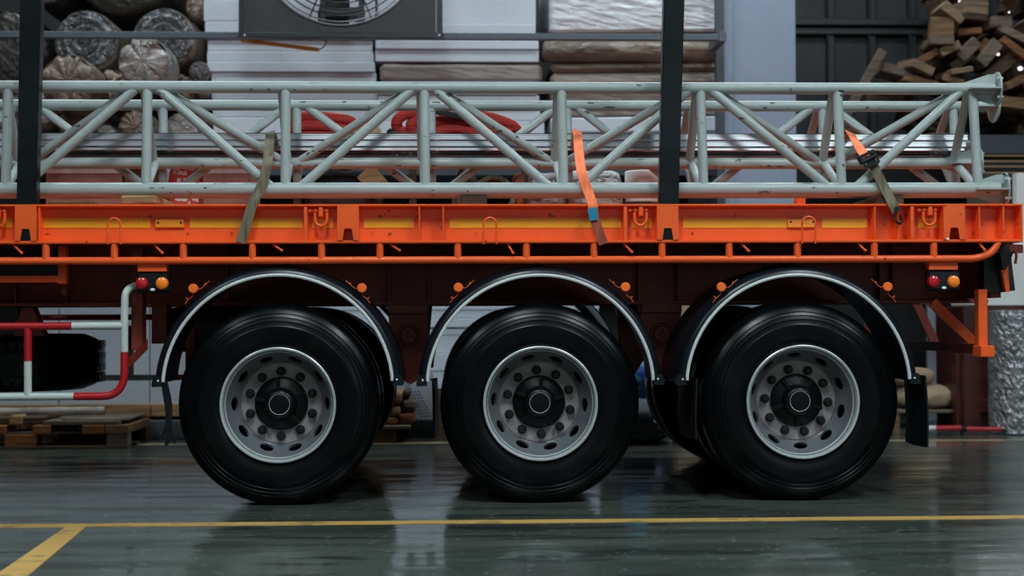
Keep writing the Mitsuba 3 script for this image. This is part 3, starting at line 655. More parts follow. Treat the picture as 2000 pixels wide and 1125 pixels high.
for fn, px in ((FT2, 1942), (FB2, 1938)):
    b = fn(X(px, .6, 230))
    pl = rot(lathe([(0, -.006), (.088, -.006), (.092, .0), (.092, .006), (0, .006)], 32, closed=False), [0, 0, 1], 90); pl.apply_translation(b)
    e = obj('end_plate', pl, 'm_truss', tb)
    obj('gusset', box(b[0] - .17, b[0] - .006, b[1] - .08, b[1] + .08, b[2] - .008, b[2]), 'm_truss', e)

# ================================================================== ALUMINIUM PROFILES
x0, x1 = X(-260, .45), X(1893, .45)
zs = [Z(v, .45, 1000) for v in (259, 272, 285, 291, 304)]
zA = Z(260, .45); hgt = S(11.5, .45)
rows = [(260.5, 272.6), (274.4, 285.6), (287, 294.4), (296, 299.6), (301, 306.5)]
nm = ['topmost', 'second', 'third', 'fourth', 'lowest']
for i, (a, b) in enumerate(rows):
    z1_, z0_ = Z(a, .45), Z(b, .45)
    h = z1_ - z0_
    yb, ye = .445 + (.012 if i >= 3 else 0), .535
    # channel section with a recessed front groove
    sec = [(yb, z0_), (yb, z0_ + h * .30), (yb + .006, z0_ + h * .34), (yb + .006, z0_ + h * .62), (yb, z0_ + h * .66), (yb, z1_ - .005), (yb + .004, z1_), (ye, z1_), (ye, z0_)] if i < 2 else [(yb, z0_ + .002), (yb, z1_ - .006), (yb + .005, z1_), (ye, z1_), (ye, z0_), (yb + .002, z0_)]
    po = trimesh.creation.extrude_polygon(sg.Polygon(sec), x1 - x0 - .01 * (i % 3), engine='earcut')
    v = po.vertices.copy(); po.vertices = np.stack([x0 + v[:, 2], v[:, 0], v[:, 1]], 1); po.fix_normals()
    obj('metal_profile', po, 'm_alu' if i < 3 else 'm_alu_dark', smooth=False, label='%s long bare metal profile of the bundle inside the mast' % nm[i], cat='metal bar', group='metal profiles inside the mast')
# film wraps round the bundle
for i, (a, b, w) in enumerate(((765, 862, 'between the red slings'), (1817, 1893, 'at its end near the tail'))):
    xa, xb = X(a, .44), X(b, .44); za, zb_ = Z(309, .44), Z(257.5, .44)
    n = 60; v = []; f = []
    loop = []
    for t in np.linspace(0, 1, 12, endpoint=False): loop.append((.438, zb_ + (za - zb_) * t))
    loop += [(.438, za), (.545, za), (.545, zb_)]
    k = len(loop)
    for ii in range(n):
        xx = xa + (xb - xa) * ii / (n - 1)
        for (yy, zz) in loop:
            v.append((xx, yy - (.004 + .004 * rng.random()) * (yy < .5), zz))
    for ii in range(n - 1):
        for j in range(k): f += [[ii * k + j, (ii + 1) * k + j, (ii + 1) * k + (j + 1) % k], [ii * k + j, (ii + 1) * k + (j + 1) % k, ii * k + (j + 1) % k]]
    obj('film_sleeve', trimesh.Trimesh(v, f, process=False), 'm_film', smooth=False, label='clear plastic film wrapped round the metal bars ' + w, cat='plastic film')

# ================================================================== STRAPS
def ribbon(pts, wpx, th=.0035, n=6):
    path = smooth_path([P(*p) for p in pts], n); w = S(wpx / 2, .1)
    return sweep(path, np.array([(-w, -th / 2), (w, -th / 2), (w, th / 2), (-w, th / 2)]), normal=(0.0, -1, .0))
YS = YF - .010
s1 = thing('tie_down_strap', 'olive webbing strap over the mast beside the orange rail, without a buckle', 'strap')
obj('webbing', ribbon([(529, 257, .46), (528, 261, .40), (526, 285, .24), (522, 320, .08), (515, 352, .045), (504, 378, .035), (494, 397, YS), (470, 474, YS)], 19), 'm_strap_olive', s1)
s2 = thing('tie_down_strap', 'bright orange webbing strap with a blue clip over the mast', 'strap')
obj('webbing', ribbon([(1127, 258, .46), (1127.5, 262, .40), (1131, 300, .20), (1137, 340, .055), (1148, 372, .035), (1157, 398, YS), (1159, 410, YS - .002)], 19), 'm_strap_orange', s2)
obj('webbing_tail', ribbon([(1158, 404, YS), (1162, 430, YS), (1179, 477, YS)], 18), 'm_strap_maroon', s2, label='darker maroon striped end')
obj('clip', hull([P(a, b, yy) for a, b in ((1147, 408), (1166, 405), (1168, 429), (1152, 432)) for yy in (YS - .012, YS + .008)]), 'm_blue_clip', s2, label='blue clip')
s3 = thing('tie_down_strap', 'ratchet strap with an orange upper and olive lower half near the tail', 'strap')
obj('webbing', ribbon([(1659, 258, .46), (1662, 262, .40), (1674, 281, .2), (1690, 306, .06)], 20), 'm_strap_orange', s3)
obj('lower_webbing', ribbon([(1703, 318, .045), (1713, 338, .04), (1728, 368, .03), (1742, 395, YS), (1751, 414, YS)], 19), 'm_strap_olive', s3, label='olive webbing')
def quad(pts, y, t): return hull([P(a, b, yy) for a, b in pts for yy in (y, y + t)])
rk = cat([quad([(1677, 305), (1704, 292), (1707, 297), (1680, 311)], .02, .03), quad([(1689, 323), (1716, 312), (1719, 317), (1691, 330)], .02, .03), quad([(1677, 305), (1682, 303), (1694, 327), (1689, 330)], .02, .02), quad([(1702, 293), (1707, 292), (1719, 315), (1714, 317)], .02, .02),
          tube([P(1682, 318, .03), P(1712, 303, .03)], .012, 12), quad([(1672, 308), (1678, 305), (1684, 322), (1680, 322)], .03, .02), quad([(1688, 312), (1706, 303), (1711, 314), (1694, 322)], .035, .02)])
obj('ratchet_buckle', rk, 'm_buckle', s3, label='black ratchet buckle')
obj('hook', cat([tube(smooth_path([P(1748, 408, YS), P(1748, 424, YS - .006), P(1751, 433, YS - .012), P(1757, 437, YS - .006), P(1761, 431, YS), P(1757, 420, YS)], 5), .006, 8), quad([(1746, 405), (1756, 403), (1758, 412), (1749, 415)], YS - .008, .014)]), 'm_buckle', s3, label='black wire hook')

# ================================================================== LOAD BEHIND THE MASTS
zd = zt - .012
def onbed(px0, px1, y0, y1, pytop, **k): return box(X(px0, y0, 340), X(px1, y0, 340), y0, y1, zd, Z(pytop, y0), k.get('b', .004))
blk = thing('wood_block', 'rough wooden packing block under the mast above the tape', 'wood block')
obj('block', lumpy(box(X(235, .0, 390), X(305, .0, 390), .0, .5, zt + .001, FB(0)[2] - S(13.6, .09), .008), .002, 8, 3, .06), 'm_wood_tan', blk)
obj('wood_block', box(X(104, .3, 390), X(185, .3, 390), .2, .5, zd, Z(394.5, .3), .005), 'm_wood_brown', label='thin flat wooden batten lying on the bed beside the packing block', cat='wood block')
for px in (900, 1700):
    obj('wood_block', box(X(px, .2, 390), X(px + 50, .2, 390), .06, .7, zd, FB(0)[2] - S(13.6, .09), .006), 'm_wood_dark', label='dark packing timber hidden under the mast ' + ('in its middle' if px == 900 else 'near its end plates'), cat='wood block')
def carton(px0, px1, top, y0, lab):
    c = thing('carton', lab, 'box')
    zsplit = Z(338.5, y0)
    obj('body', box(X(px0, y0, 340), X(px1, y0, 340), y0, y0 + .5, zd, zsplit, .004), 'm_sack_plain', c)
    obj('lid', box(X(px0 + 1, y0, 340), X(px1 - 1, y0, 340), y0 - .004, y0 + .504, zsplit - .002, Z(top, y0), .004), 'm_carton', c)
mat('m_sack_plain', mottled((.30, .125, .105), (.22, .10, .085), 3, 3, 3), .6)
carton(89, 238, 303, .98, 'pink carton with a white lid next to the black post'); carton(396, 486, 303, .98, 'pink carton with a white lid behind the olive strap')
obj('woven_sack', lumpy(box(X(322, 1.0, 340), X(396, 1.0, 340), 1.0, 1.4, zd, Z(301, 1.0), .03), .008, 9, 4, .05), 'm_sack_red', label='red and white woven sack between the two pink cartons', cat='sack', smooth=True)
obj('brown_box', box(X(242, 1.0, 340), X(318, 1.0, 340), 1.0, 1.3, zd, Z(322, 1.0), .006), 'm_wood_brown', label='brown box between the carton and the woven sack', cat='box')
def heap(px0, px1, top, y0, m, lab, name, catg, seed, amp=.03):
    a, b = X(px0, y0, 340), X(px1, y0, 340); h = Z(top, y0) - zd
    e = trimesh.creation.icosphere(4, 1.0); v = e.vertices; v[:] = np.sign(v) * np.abs(v) ** .75
    e.apply_scale([(b - a) / 2, .25, h / 2]); e.apply_translation([(a + b) / 2, y0 + .25, zd + h / 2])
    e = lumpy(e, amp, 7, seed); e.vertices[:, 2] = np.maximum(e.vertices[:, 2], zd + .001)
    obj(name, e, m, smooth=True, label=lab, cat=catg)
heap(590, 745, 322, 1.0, 'm_tarp', 'heap of crumpled black plastic sheet on the bed', 'plastic_heap', 'plastic sheet', 5)
obj('board_offcut', rot(box(X(705, .95, 340), X(745, .95, 340), .93, .96, Z(375, .95), Z(322, .95), .003), [0, 1, 0], -42, (X(735, .95), .95, Z(345, .95))), 'm_wood_tan', label='pale board offcut leaning on the black plastic heap', cat='board')
def coil(cx, cy, R, r, n, y0, m, lab, name, catg, tilt=0):
    ms = []; c = P(cx, cy, y0)
    for k in range(n):
        a = np.linspace(0, 2 * PI, 40, endpoint=False)
        pts = np.stack([c[0] + R * np.cos(a), y0 + (k * r * 1.7) + 0 * a, c[2] + R * np.sin(a)], 1)
        ms.append(rot(tube(pts, r, 8, closed=True), [0, 0, 1], tilt, c))
    obj(name, cat(ms), m, label=lab, cat=catg, smooth=40)
zc_ = zd + .135
obj('hose_coil', cat([moved(tube([(.115 * math.cos(a), .02 * k, .115 * math.sin(a)) for a in np.linspace(0, 2 * PI, 36, endpoint=False)], .017, 8, closed=True), [X(965, 1.0), 1.0 + .032 * k - .02 * k, zd + .134]) for k in range(6)]), 'm_strap_olive', label='olive green hose rolled into a coil on the bed', cat='hose', smooth=40)
heap(885, 935, 318, 1.05, 'm_strap_olive', 'brown canvas bundle beside the hose coil', 'canvas_bundle', 'bundle', 8)
heap(1000, 1030, 333, .98, 'm_strap_maroon', 'maroon cloth bundle beside the hose coil', 'cloth_bundle', 'bundle', 9, .01)
def wrapped(px0, px1, top, y0, seed, lab):
    a, b = X(px0, y0, 340), X(px1, y0, 340); r = (Z(top, y0) - zd) / 2
    prof = [(0, a), (r * .5, a + .005), (r * .93, a + .03), (r, a + .07), (r * .97, (a + b) / 2), (r, b - .07), (r * .9, b - .03), (r * .4, b - .004), (0, b)]
    m = lathe([(q, yv) for q, yv in prof], 36, closed=False); v = m.vertices.copy(); m.vertices = np.stack([v[:, 1], y0 + r + v[:, 0], zd + r + v[:, 2]], 1); m.fix_normals()
    m = lumpy(m, .012, 12, seed, .04); m.vertices[:, 2] = np.maximum(m.vertices[:, 2], zd + .001)
    obj('wrapped_bundle', m, 'm_roll_clear', smooth=True, label=lab, cat='bundle')
wrapped(1025, 1108, 333, 1.0, 3, 'clear wrapped bundle between the hose coil and the orange strap'); wrapped(1110, 1222, 329, 1.0, 6, 'clear wrapped bundle with pinched end beyond the orange strap')
tr_ = thing('tape_roll', 'big white roll of film lying flat on the bed beside the black post', 'roll')
cx_ = X(1262, 1.0); R_ = .105
def vroll(cx, cy, R, z0, z1, n=48):
    m = lathe([(R * .35, z0), (R - .006, z0), (R, z0 + .006), (R, z1 - .006), (R - .006, z1), (R * .35, z1)], n); v = m.vertices.copy(); m.vertices = np.stack([cx + v[:, 0], cy + v[:, 2], v[:, 1]], 1); m.fix_normals(); return m
obj('roll', vroll(cx_, 1.15, R_, zd + .11, Z(333, 1.1)), 'm_white', tr_); obj('lower_roll', vroll(cx_, 1.15, R_ * 1.02, zd, zd + .108), 'm_alu_dark', tr_)
# red slings
def sling(px0, px1, pyt, pyb, y0, seed, lab, loops=5, curve=0.0):
    s = thing('red_sling', lab, 'sling'); r_ = random.Random(seed)
    for k in range(loops):
        y = y0 + .035 * k; top = pyt + 3 * k * (k % 2); n = 28
        a = np.linspace(0, 2 * PI, 44, endpoint=False)
        cx, cy = (px0 + px1) / 2 + r_.uniform(-3, 3), (pyt + pyb) / 2
        rx, ry = (px1 - px0) / 2 - r_.uniform(0, 5), (pyb - pyt) / 2 - 3 * (k % 3)
        pts = []
        for t in a:
            sx = np.sign(math.cos(t)) * abs(math.cos(t)) ** .55; sy = np.sign(math.sin(t)) * abs(math.sin(t)) ** .7
            px = cx + rx * sx; py = cy - ry * sy + curve * ((px - cx) / rx) ** 2 * 10
            pts.append(P(px, py, y + .01 * math.sin(3 * t + k)))
        w = .016
        sec = [(w * math.cos(q), .055 * math.sin(q)) for q in np.arange(10) * 2 * PI / 10]
        obj('strand', sweep(np.array(pts), np.array(sec)[:, ::-1] if False else np.array(sec), True, normal=(0, 0, 0.001) if False else None), 'm_sling', s, smooth=50)
    return s
def sling_bundle(strands, lab, y0):
    s = thing('red_sling', lab, 'sling')
    for i, (pts, w) in enumerate(strands):
        path = smooth_path([P(a, b, y0 + dy) for a, b, dy in pts], 8)
        sec = np.array([(S(w, y0) * math.cos(q), .022 * math.sin(q)) for q in np.arange(14) * 2 * PI / 14])
        obj('strand', sweep(path, sec, normal=(0, -1, .15)), 'm_sling', s, smooth=50)
Yg = 1.0
sling_bundle([([(560, 232, 0), (600, 227, 0), (640, 229, 0), (684, 236, .02), (690, 250, .10), (660, 255, .2)], 10), ([(560, 250, .01), (600, 245, .0), (640, 246, 0), (680, 252, .02)], 12), ([(560, 262, .02), (600, 262, .01), (650, 263, .01), (684, 264, .03)], 10)],
    'folded red webbing sling beside the olive strap', Yg)
sling_bundle([([(838, 219, .06), (812, 220, 0), (790, 224, -.02), (776, 236, -.02), (778, 252, .0), (800, 262, .02)], 11), ([(850, 232, .05), (822, 232, .0), (804, 242, -.01), (806, 262, .0)], 11), ([(845, 258, .03), (815, 258, .0), (795, 268, .0)], 9)],
    'red webbing sling bent into a rounded loop above the bars', Yg)
sling_bundle([([(846, 240, .0), (870, 234, 0), (910, 240, 0), (950, 252, .02), (990, 268, .03)], 11), ([(850, 258, -.01), (890, 250, -.01), (930, 260, 0), (960, 274, .02)], 11), ([(900, 226, .08), (940, 226, .06), (975, 234, .05), (1003, 246, .06), (1014, 262, .08)], 10), ([(930, 246, .06), (970, 250, .05), (1000, 258, .06)], 10)],
    'longest red webbing sling, draped below the crossing diagonals', Yg)
obj('dark_strap', ribbon([(842, 216, Yg - .05), (870, 222, Yg - .06), (905, 230, Yg - .05), (935, 240, Yg - .02)], 12, .02), 'm_buckle', label='black strap lying on the longest red sling', cat='strap')
obj('small_buckle', quad([(755, 256), (762, 250), (772, 256), (770, 264), (756, 264)], Yg - .03, .05), 'm_buckle', label='small black buckle between two red slings', cat='buckle')
obj('canvas_scrap', quad([(690, 247), (735, 243), (745, 256), (742, 264), (688, 264)], Yg + .02, .08), 'm_sack', label='beige canvas scrap between two red slings', cat='canvas')
obj('load_timber', box(X(560, Yg, 262), X(1040, Yg, 262), Yg - .06, Yg + .3, Z(279, Yg), Z(268, Yg), .004), 'm_wood_dark', label='dark timber carrying the red slings', cat='timber')
for px in (575, 800, 1020): obj('timber_leg', box(X(px, 1.15), X(px + 14, 1.15), 1.1, 1.16, zd, Z(279, Yg)), 'm_wood_dark', 'load_timber')

# ================================================================== BACKGROUND RACKS AND STACKS
rk_ = thing('storage_rack', 'long grey storage rack that carries the rolls and foam stacks', 'rack')
YR0, YR1 = 4.1, 5.9
zsh = Z(318, YR0)
for x in (X(-420, YR0), X(1409, YR0)):
    for yy in (YR0 - .02, YR1):
        obj('upright', box(x - .035, x + .035, yy, yy + .07, 0, Z(-160, YR0), .004), 'm_slate', rk_)
obj('shelf', box(X(405, YR0), X(1409, YR0), 4.3, YR1, zsh - .08, zsh), 'm_slate', rk_)
obj('shelf', box(X(-420, YR0), X(403, YR0), 3.72, YR1, zsh - .08, zsh), 'm_slate', rk_)
pp = thing('crossbar', 'grey blue square crossbar that carries the fan', 'bar')
obj('bar', box(X(-300, 3.6, 71), X(1417, 3.6, 68), 3.6, 3.66, Z(77, 3.6), Z(64.5, 3.6), .004), 'm_pipe', pp)
obj('cleat', box(X(1403, 3.62, 68), X(1417, 3.62, 68), 3.59, 4.05, Z(80, 3.6), Z(60, 3.6), .004), 'm_pipe', pp)

# foam stacks
def stack(xs, bounds, mats, where, y0=4.35, y1=5.8, jit=.012, grp=None, tiltpx=0):
    n = len(bounds) - 1
    for i in range(n):
        a, b = bounds[i], bounds[i + 1]
        x0, x1 = (xs[i] if isinstance(xs, list) else xs)
        dx, dyy = rng.uniform(-jit, jit), rng.uniform(0, .03)
        m = box(X(x0, y0, a) + dx, X(x1, y0, a) + dx * .6, y0 + dyy, y1, Z(b, y0) + .003, Z(a, y0), .006)
        if tiltpx: m = rot(m, [0, 1, 0], tiltpx, ((X(x0, y0) + X(x1, y0)) / 2, 0, Z((a + b) / 2, y0)))
        obj('foam_board', m, mats[i] if isinstance(mats, list) else mats, label='%s white foam board from the top, %s' % (ORD[i], where), cat='foam board', group=grp or ('foam boards ' + where))
stack([(386, 735), (388, 734), (398, 733), (401, 733), (402, 726), (404, 730), (404, 732), (412, 735), (413, 738), (412, 736), (414, 738)],
      [-70, -36, 1, 44, 79, 101, 122, 142, 166, 196, 230, 262], 'm_foam', 'in the stack under the fan')
stack([(735, 1046)] * 3 + [(735, 1047), (735, 1053), (733, 1053)], [-80, -42, -8, 46, 79, 97, 121], 'm_foam', 'between fan and black post')
obj('wrapped_slab', lumpy(box(X(742, 4.35, 140), X(1060, 4.35, 140), 4.36, 5.8, Z(160, 4.35), Z(124, 4.35), .03), .008, 5, 12, .15), 'm_taupe', smooth=True, label='taupe plastic wrapped slab inside the stack right of the fan', cat='slab')
stack([(736, 1048), (736, 1052), (738, 1056), (737, 1062), (737, 1066)], [162, 186, 210, 236, 262, 286], 'm_foam', 'below the taupe wrapped slab')
wb_ = thing('wrapped_block', 'big white foam block in clear film, highest beside the column', 'block')
obj('block', lumpy(rot(box(X(1074, 4.35, 0), X(1408, 4.35, 0), 4.36, 5.8, Z(60, 4.35), Z(-120, 4.35), .02), [0, 1, 0], -.6, (X(1240, 4.35), 0, Z(60, 4.35))), .006, 5, 14, .15), 'm_foam_wrap', wb_, smooth=True)
def xroll(px0, px1, cy, rpx, y, m, name, lab, seed):
    a, b = X(px0, y, cy), X(px1, y, cy); r = S(rpx, y)
    prof = [(0, a + .01), (r * .5, a), (r * .9, a + .02), (r, a + .06), (r, b - .06), (r * .9, b - .02), (r * .5, b), (0, b - .01)]
    mm = lathe(prof, 40, closed=False); v = mm.vertices.copy(); mm.vertices = np.stack([v[:, 1], y + r + v[:, 0], Z(cy, y) + v[:, 2]], 1); mm.fix_normals()
    obj(name, lumpy(mm, .010, 7, seed, .08), m, smooth=True, label=lab, cat='roll')
xroll(1060, 1402, 96, 22, 4.30, 'm_brown_roll', 'plastic_roll', 'brown plastic wrapped roll lying lengthwise under the white block', 21)
for i, (a, b) in enumerate(((118, 139), (140, 166), (167, 200), (201, 226), (227, 258), (259, 286))):
    obj('wrapped_board', lumpy(rot(box(X(1076, 4.35, a), X(1406, 4.35, a), 4.36 + rng.uniform(0, .02), 5.8, Z(b, 4.35) + .003, Z(a, 4.35), .03 if i < 2 else .012), [0, 1, 0], -.7, (X(1240, 4.35), 0, Z(b, 4.35))), .004, 5, 30 + i, .15), 'm_brown_roll' if i == 0 else 'm_taupe' if i < 4 else 'm_foam', smooth=True,
        label='%s wrapped board under the brown roll beside the column' % ORD[i], cat='board', group='wrapped boards beside the column')
# lower level
for i, (px0, px1) in enumerate(((-150, 114), (116, 291), (293, 470), (472, 560))):
    obj('insulation_slab', box(X(px0, 4.5), X(px1, 4.5), 4.5, 5.2, Z(792, 4.5), Z(560, 4.5) if i != 1 else Z(556, 4.5), .006), 'm_panel', label=['bluish white panel standing behind the spare tyre', 'bluish white panel seen between spare tyre and striped guard', 'bluish white panel behind the wheel arch near the striped guard', 'bluish white panel hidden behind the wheel near the striped guard'][i], cat='panel', group='insulation panels under the rack')
stack((584, 1170), [560, 585, 606, 622, 640, 655, 690, 725, 760], 'm_foam', 'in the low pile seen between the wheels', y0=4.28, y1=5.5)
obj('low_pallet', cat([box(X(584, 4.28), X(1170, 4.28), 4.30, 5.4, Z(790, 4.28), Z(761, 4.28), .004)] + [box(X(p, 4.28), X(p + 40, 4.28), 4.32, 5.3, 0, Z(790, 4.28)) for p in (590, 850, 1125)]), 'm_wood_brown', label='pallet under the low foam pile between the wheels', cat='pallet')
obj('brown_carton', box(X(1322, 4.5), X(1365, 4.5), 4.5, 5.0, 0, Z(585, 4.5), .006), 'm_sack', label='tall tan carton glimpsed between two mudguards near the tail', cat='carton')
# plinth and skid at lower left
obj('concrete_plinth', cat([box(X(-200, 4.25), X(572, 4.25), 4.25, 5.6, 0, Z(818, 4.25), .006)]), 'm_plinth', label='grey concrete plinth under the bluish panels', cat='plinth')
for i, (a, b) in enumerate(((-150, 112), (118, 294), (296, 545))):
    obj('timber_skid', box(X(a, 4.42), X(b, 4.42), 4.40, 5.1, Z(809 + (i == 0) * 0, 4.42), Z(785.5, 4.42), .006), 'm_wood_tan', label=['brown timber skid under the panel behind the pallet', 'brown timber skid under the panel by the striped guard', 'brown timber skid running behind the wheel'][i], cat='timber', group='timber skids under the panels')
zpl = Z(818, 4.25); z809 = Z(809, 4.42)
if zpl < z809 - .002: pass
# pallet at lower left
pl_ = thing('pallet', 'weathered wooden pallet lying by the plinth under the spare tyre', 'pallet')
yp = 3.42
zt_p, zm_p = Z(825, yp), Z(842, yp)
for i, (a, b) in enumerate(((-90, -20), (8, 72), (208, 249))):
    obj('block', box(X(a, yp), X(b, yp), yp + .01, yp + .14, .02, zm_p, .004), ['m_wood_brown', 'm_wood_red', 'm_wood_grey'][i], pl_)
    obj('block', box(X(a, yp), X(b, yp), yp + .66, yp + .79, .02, zm_p, .004), 'm_wood_dark', pl_)
for d in (0, .32, .66): obj('runner', box(X(-120, yp), X(249, yp), yp + d, yp + d + .14, .0, .022, .003), 'm_wood_dark', pl_)
for d in (.0, .66): obj('stringer', box(X(-120, yp), X(249, yp), yp + .03 + d, yp + d + .1, zm_p, zm_p + .015, .003), 'm_wood_dark', pl_)
for i, (a, b) in enumerate(((-110, -60), (-30, 10), (64, 98), (161, 204), (206, 250))):
    obj('deck_board', box(X(a, yp), X(b, yp), yp, yp + .80, zm_p + .001, zt_p, .004), ['m_wood_grey', 'm_wood_red', 'm_wood_red', 'm_wood_red', 'm_wood_brown'][i], pl_)
obj('back_board', box(X(100, yp), X(208, yp), yp + .3, yp + .34, .02, zm_p), 'm_wood_dark', pl_)
for i, (a, b, y0, y1, z0, z1) in enumerate(((83, 232, yp + .02, yp + .70, 824, 817), (120, 250, yp + .1, yp + .78, 816.5, 813))):
    obj('loose_board', box(X(a, y0), X(b, y0), y0, y1, Z(z0, y0), Z(z1, y0), .003), 'm_wood_grey', label=['flat grey board lying on the pallet', 'thin grey board lying topmost on the pallet'][i], cat='board')
def yx_pole(a, b, r, y, m, name, lab, catg, n=14, amp=.004, seed=1):
    A, B = P(*a, y), P(*b, y); n_ = 24; path = [A + (B - A) * t for t in np.linspace(0, 1, n_)]
    mm = lumpy(tube(path, r, n), amp, 14, seed); obj(name, mm, m, smooth=True, label=lab, cat=catg)
mat('m_pole', mottled((.46, .42, .38), (.26, .22, .19), 9, 9, 9), .7)
yx_pole((-60, 806), (205, 802), S(8.5, yp + .4), yp + .35, 'm_pole', 'weathered_pole', 'whitish weathered pole lying across the pallet', 'pole')
obj('wood_scrap', lumpy(box(X(14, yp), X(38, yp), yp + .05, yp + .2, zt_p, Z(806, yp), .01), .006, 20, 5, .02), 'm_wood_tan', label='broken pale wood scrap at the edge of the pallet', cat='wood scrap', smooth=True)
obj('bark_scrap', lumpy(box(X(-30, yp), X(78, yp), yp + .1, yp + .3, zt_p, Z(810, yp), .01), .008, 16, 6, .03), 'm_wood_dark', label='dark bark scraps heaped under the weathered pole', cat='wood scrap', smooth=True)
# wood pile between the wheels
wpz = thing('small_pallet', 'low wooden pallet under the split logs between the wheels', 'pallet')
y = 3.75
obj('top_board', box(X(640, y), X(801, y), y - .05, y + .7, Z(836, y), Z(829, y), .004), 'm_wood_grey', wpz)
for a in (650, 731): obj('block', box(X(a, y), X(a + 42, y), y - .03, y + .12, 0, Z(836, y), .006), 'm_wood_brown', wpz); obj('block', box(X(a, y), X(a + 42, y), y + .5, y + .65, 0, Z(836, y), .006), 'm_wood_dark', wpz)
lg = [(690, 776, 810, 828, 'm_wood_red', 0, 2), (776, 808, 806, 829, 'm_wood_red', .03, -8), (690, 781, 788, 809, 'm_wood_tan', 0, 3), (783, 811, 781, 805, 'm_wood_grey', .04, 0), (690, 784, 763, 786, 'm_wood_tan', 0, 2), (784, 800, 761, 779, 'm_wood_dark', .06, 0)]
wl = ['bottom front split log of the small pile', 'short reddish log at the end of the bottom row', 'middle front split log of the small pile', 'grey log end in the middle row of the small pile', 'topmost front split log of the small pile', 'dark log end in the top row of the small pile']
for i, (a, b, t, u, m, dy, an) in enumerate(lg):
    me = box(X(a, y), X(b, y), y + dy, y + dy + .45, Z(u, y), Z(t, y), .022)
    obj('split_log', lumpy(rot(me, [0, 1, 0], an, ((X(a, y) + X(b, y)) / 2, 0, Z((t + u) / 2, y))), .010, 9, 40 + i, .05), m, smooth=True, label=wl[i], cat='log', group='split logs between the wheels')
# perforated sheet
y = 4.20; holes = []
pol = sg.Polygon([(X(700, y), Z(818, y)), (X(846, y), Z(818, y)), (X(846, y), Z(724, y)), (X(700, y), Z(733, y))])
for r_ in range(12):
    for c_ in range(9):
        hx, hy = 791 + r_ * 5.0 * .62 + c_ * 6.2 - r_ * 0.0, 746 + r_ * 6.0 + c_ * 0.0
        hx = 789 + (r_ % 2) * 3.1 + 6.2 * c_; lo = 787 + r_ * 3.2
        if lo <= hx <= lo + (12 if r_ < 3 else 24) and hx < 842: holes.append(sg.Point(X(hx, y, hy), Z(hy, y)).buffer(S(1.9, y), 3))
for h in holes: pol = pol.difference(h)
pf = thing('perforated_sheet', 'pale perforated metal sheet standing behind the split logs', 'metal sheet')
obj('sheet', prism(pol, y, y + .006), 'm_perf', pf); obj('base', box(X(796, y), X(850, y), y - .02, y + .05, 0, Z(818, y), .004), 'm_batten', pf); obj('backing', box(X(700, y), X(846, y), y + .04, y + .045, Z(816, y), Z(735, y)), 'm_batten', pf)
# bags between wheels two and three
def blob(px0, px1, pt, pb, y, dy, m, name, lab, catg, seed, amp=.05, floor_=False, e=.8):
    a, b = X(px0, y, pb), X(px1, y, pb); z0, z1 = (0.002 if floor_ else Z(pb, y)), Z(pt, y)
    s = trimesh.creation.icosphere(4, 1.0); v = s.vertices; v[:] = np.sign(v) * np.abs(v) ** e
    s.apply_scale([(b - a) / 2, dy / 2, (z1 - z0) / 2]); s.apply_translation([(a + b) / 2, y + dy / 2, (z0 + z1) / 2]); s = lumpy(s, amp, 6, seed)
    s.vertices[:, 2] = np.maximum(s.vertices[:, 2], z0)
    obj(name, s, m, smooth=True, label=lab, cat=catg)
blob(1222, 1284, 690, 800, 3.7, .5, 'm_blue_bag', 'blue_bag', 'blue and turquoise patterned bag on top of the grey sack', 'bag', 51, .03)
blob(1165, 1322, 786, 873, 3.32, .55, 'm_grey_sack', 'grey_sack', 'dark grey sack slumped on the floor between the wheels', 'sack', 52, .04, True, .7)
obj('lilac_strap', sweep(smooth_path([P(1278, 818, 3.36), P(1292, 828, 3.30), P(1310, 840, 3.34)], 6), np.array([(-.02, -.006), (.02, -.006), (.02, .006), (-.02, .006)]), normal=(0, -1, .3)), 'm_lilac', label='lilac webbing handle across the grey sack', cat='handle')
obj('brick', box(X(1316, 3.5), X(1332, 3.5), 3.5, 3.62, 0, Z(852, 3.5), .005), 'm_wood_red', label='reddish brick beside the grey sack', cat='brick')

# ---------------- rolls on the rack
def swirl(R, kind, seed):
    """front end of a roll: a disc with spiral folds"""
    nr, na = 14, 56; v = [(0, 0, 0)]; f = []; r_ = np.random.default_rng(seed)
    ph = r_.random() * 6
    for i in range(1, nr + 1):
        r = R * i / nr
        for j in range(na):
            a = 2 * PI * j / na; t = i / nr
            if kind == 'spiral': d = .016 * math.sin(t * 24 + a + ph) + .014 * (r_.random() - .5)
            elif kind == 'pleat': d = .018 * t * math.sin(a * 11 + 2 * math.sin(3 * a + ph)) + .006 * (r_.random() - .5)
            else: d = .02 * (r_.random() - .5) * t
            d += .05 * t ** 6
            v.append((r * math.cos(a), d, r * math.sin(a)))
    for j in range(na): f.append([0, 1 + (j + 1) % na, 1 + j])
    for i in range(nr - 1):
        for j in range(na):
            a, b, c, d = 1 + i * na + j, 1 + i * na + (j + 1) % na, 1 + (i + 1) * na + (j + 1) % na, 1 + (i + 1) * na + j
            f += [[a, b, c], [a, c, d]]
    m = trimesh.Trimesh(v, f, process=False); m.fix_normals()
    if m.face_normals[:, 1].mean() > 0: m.invert()
    return m
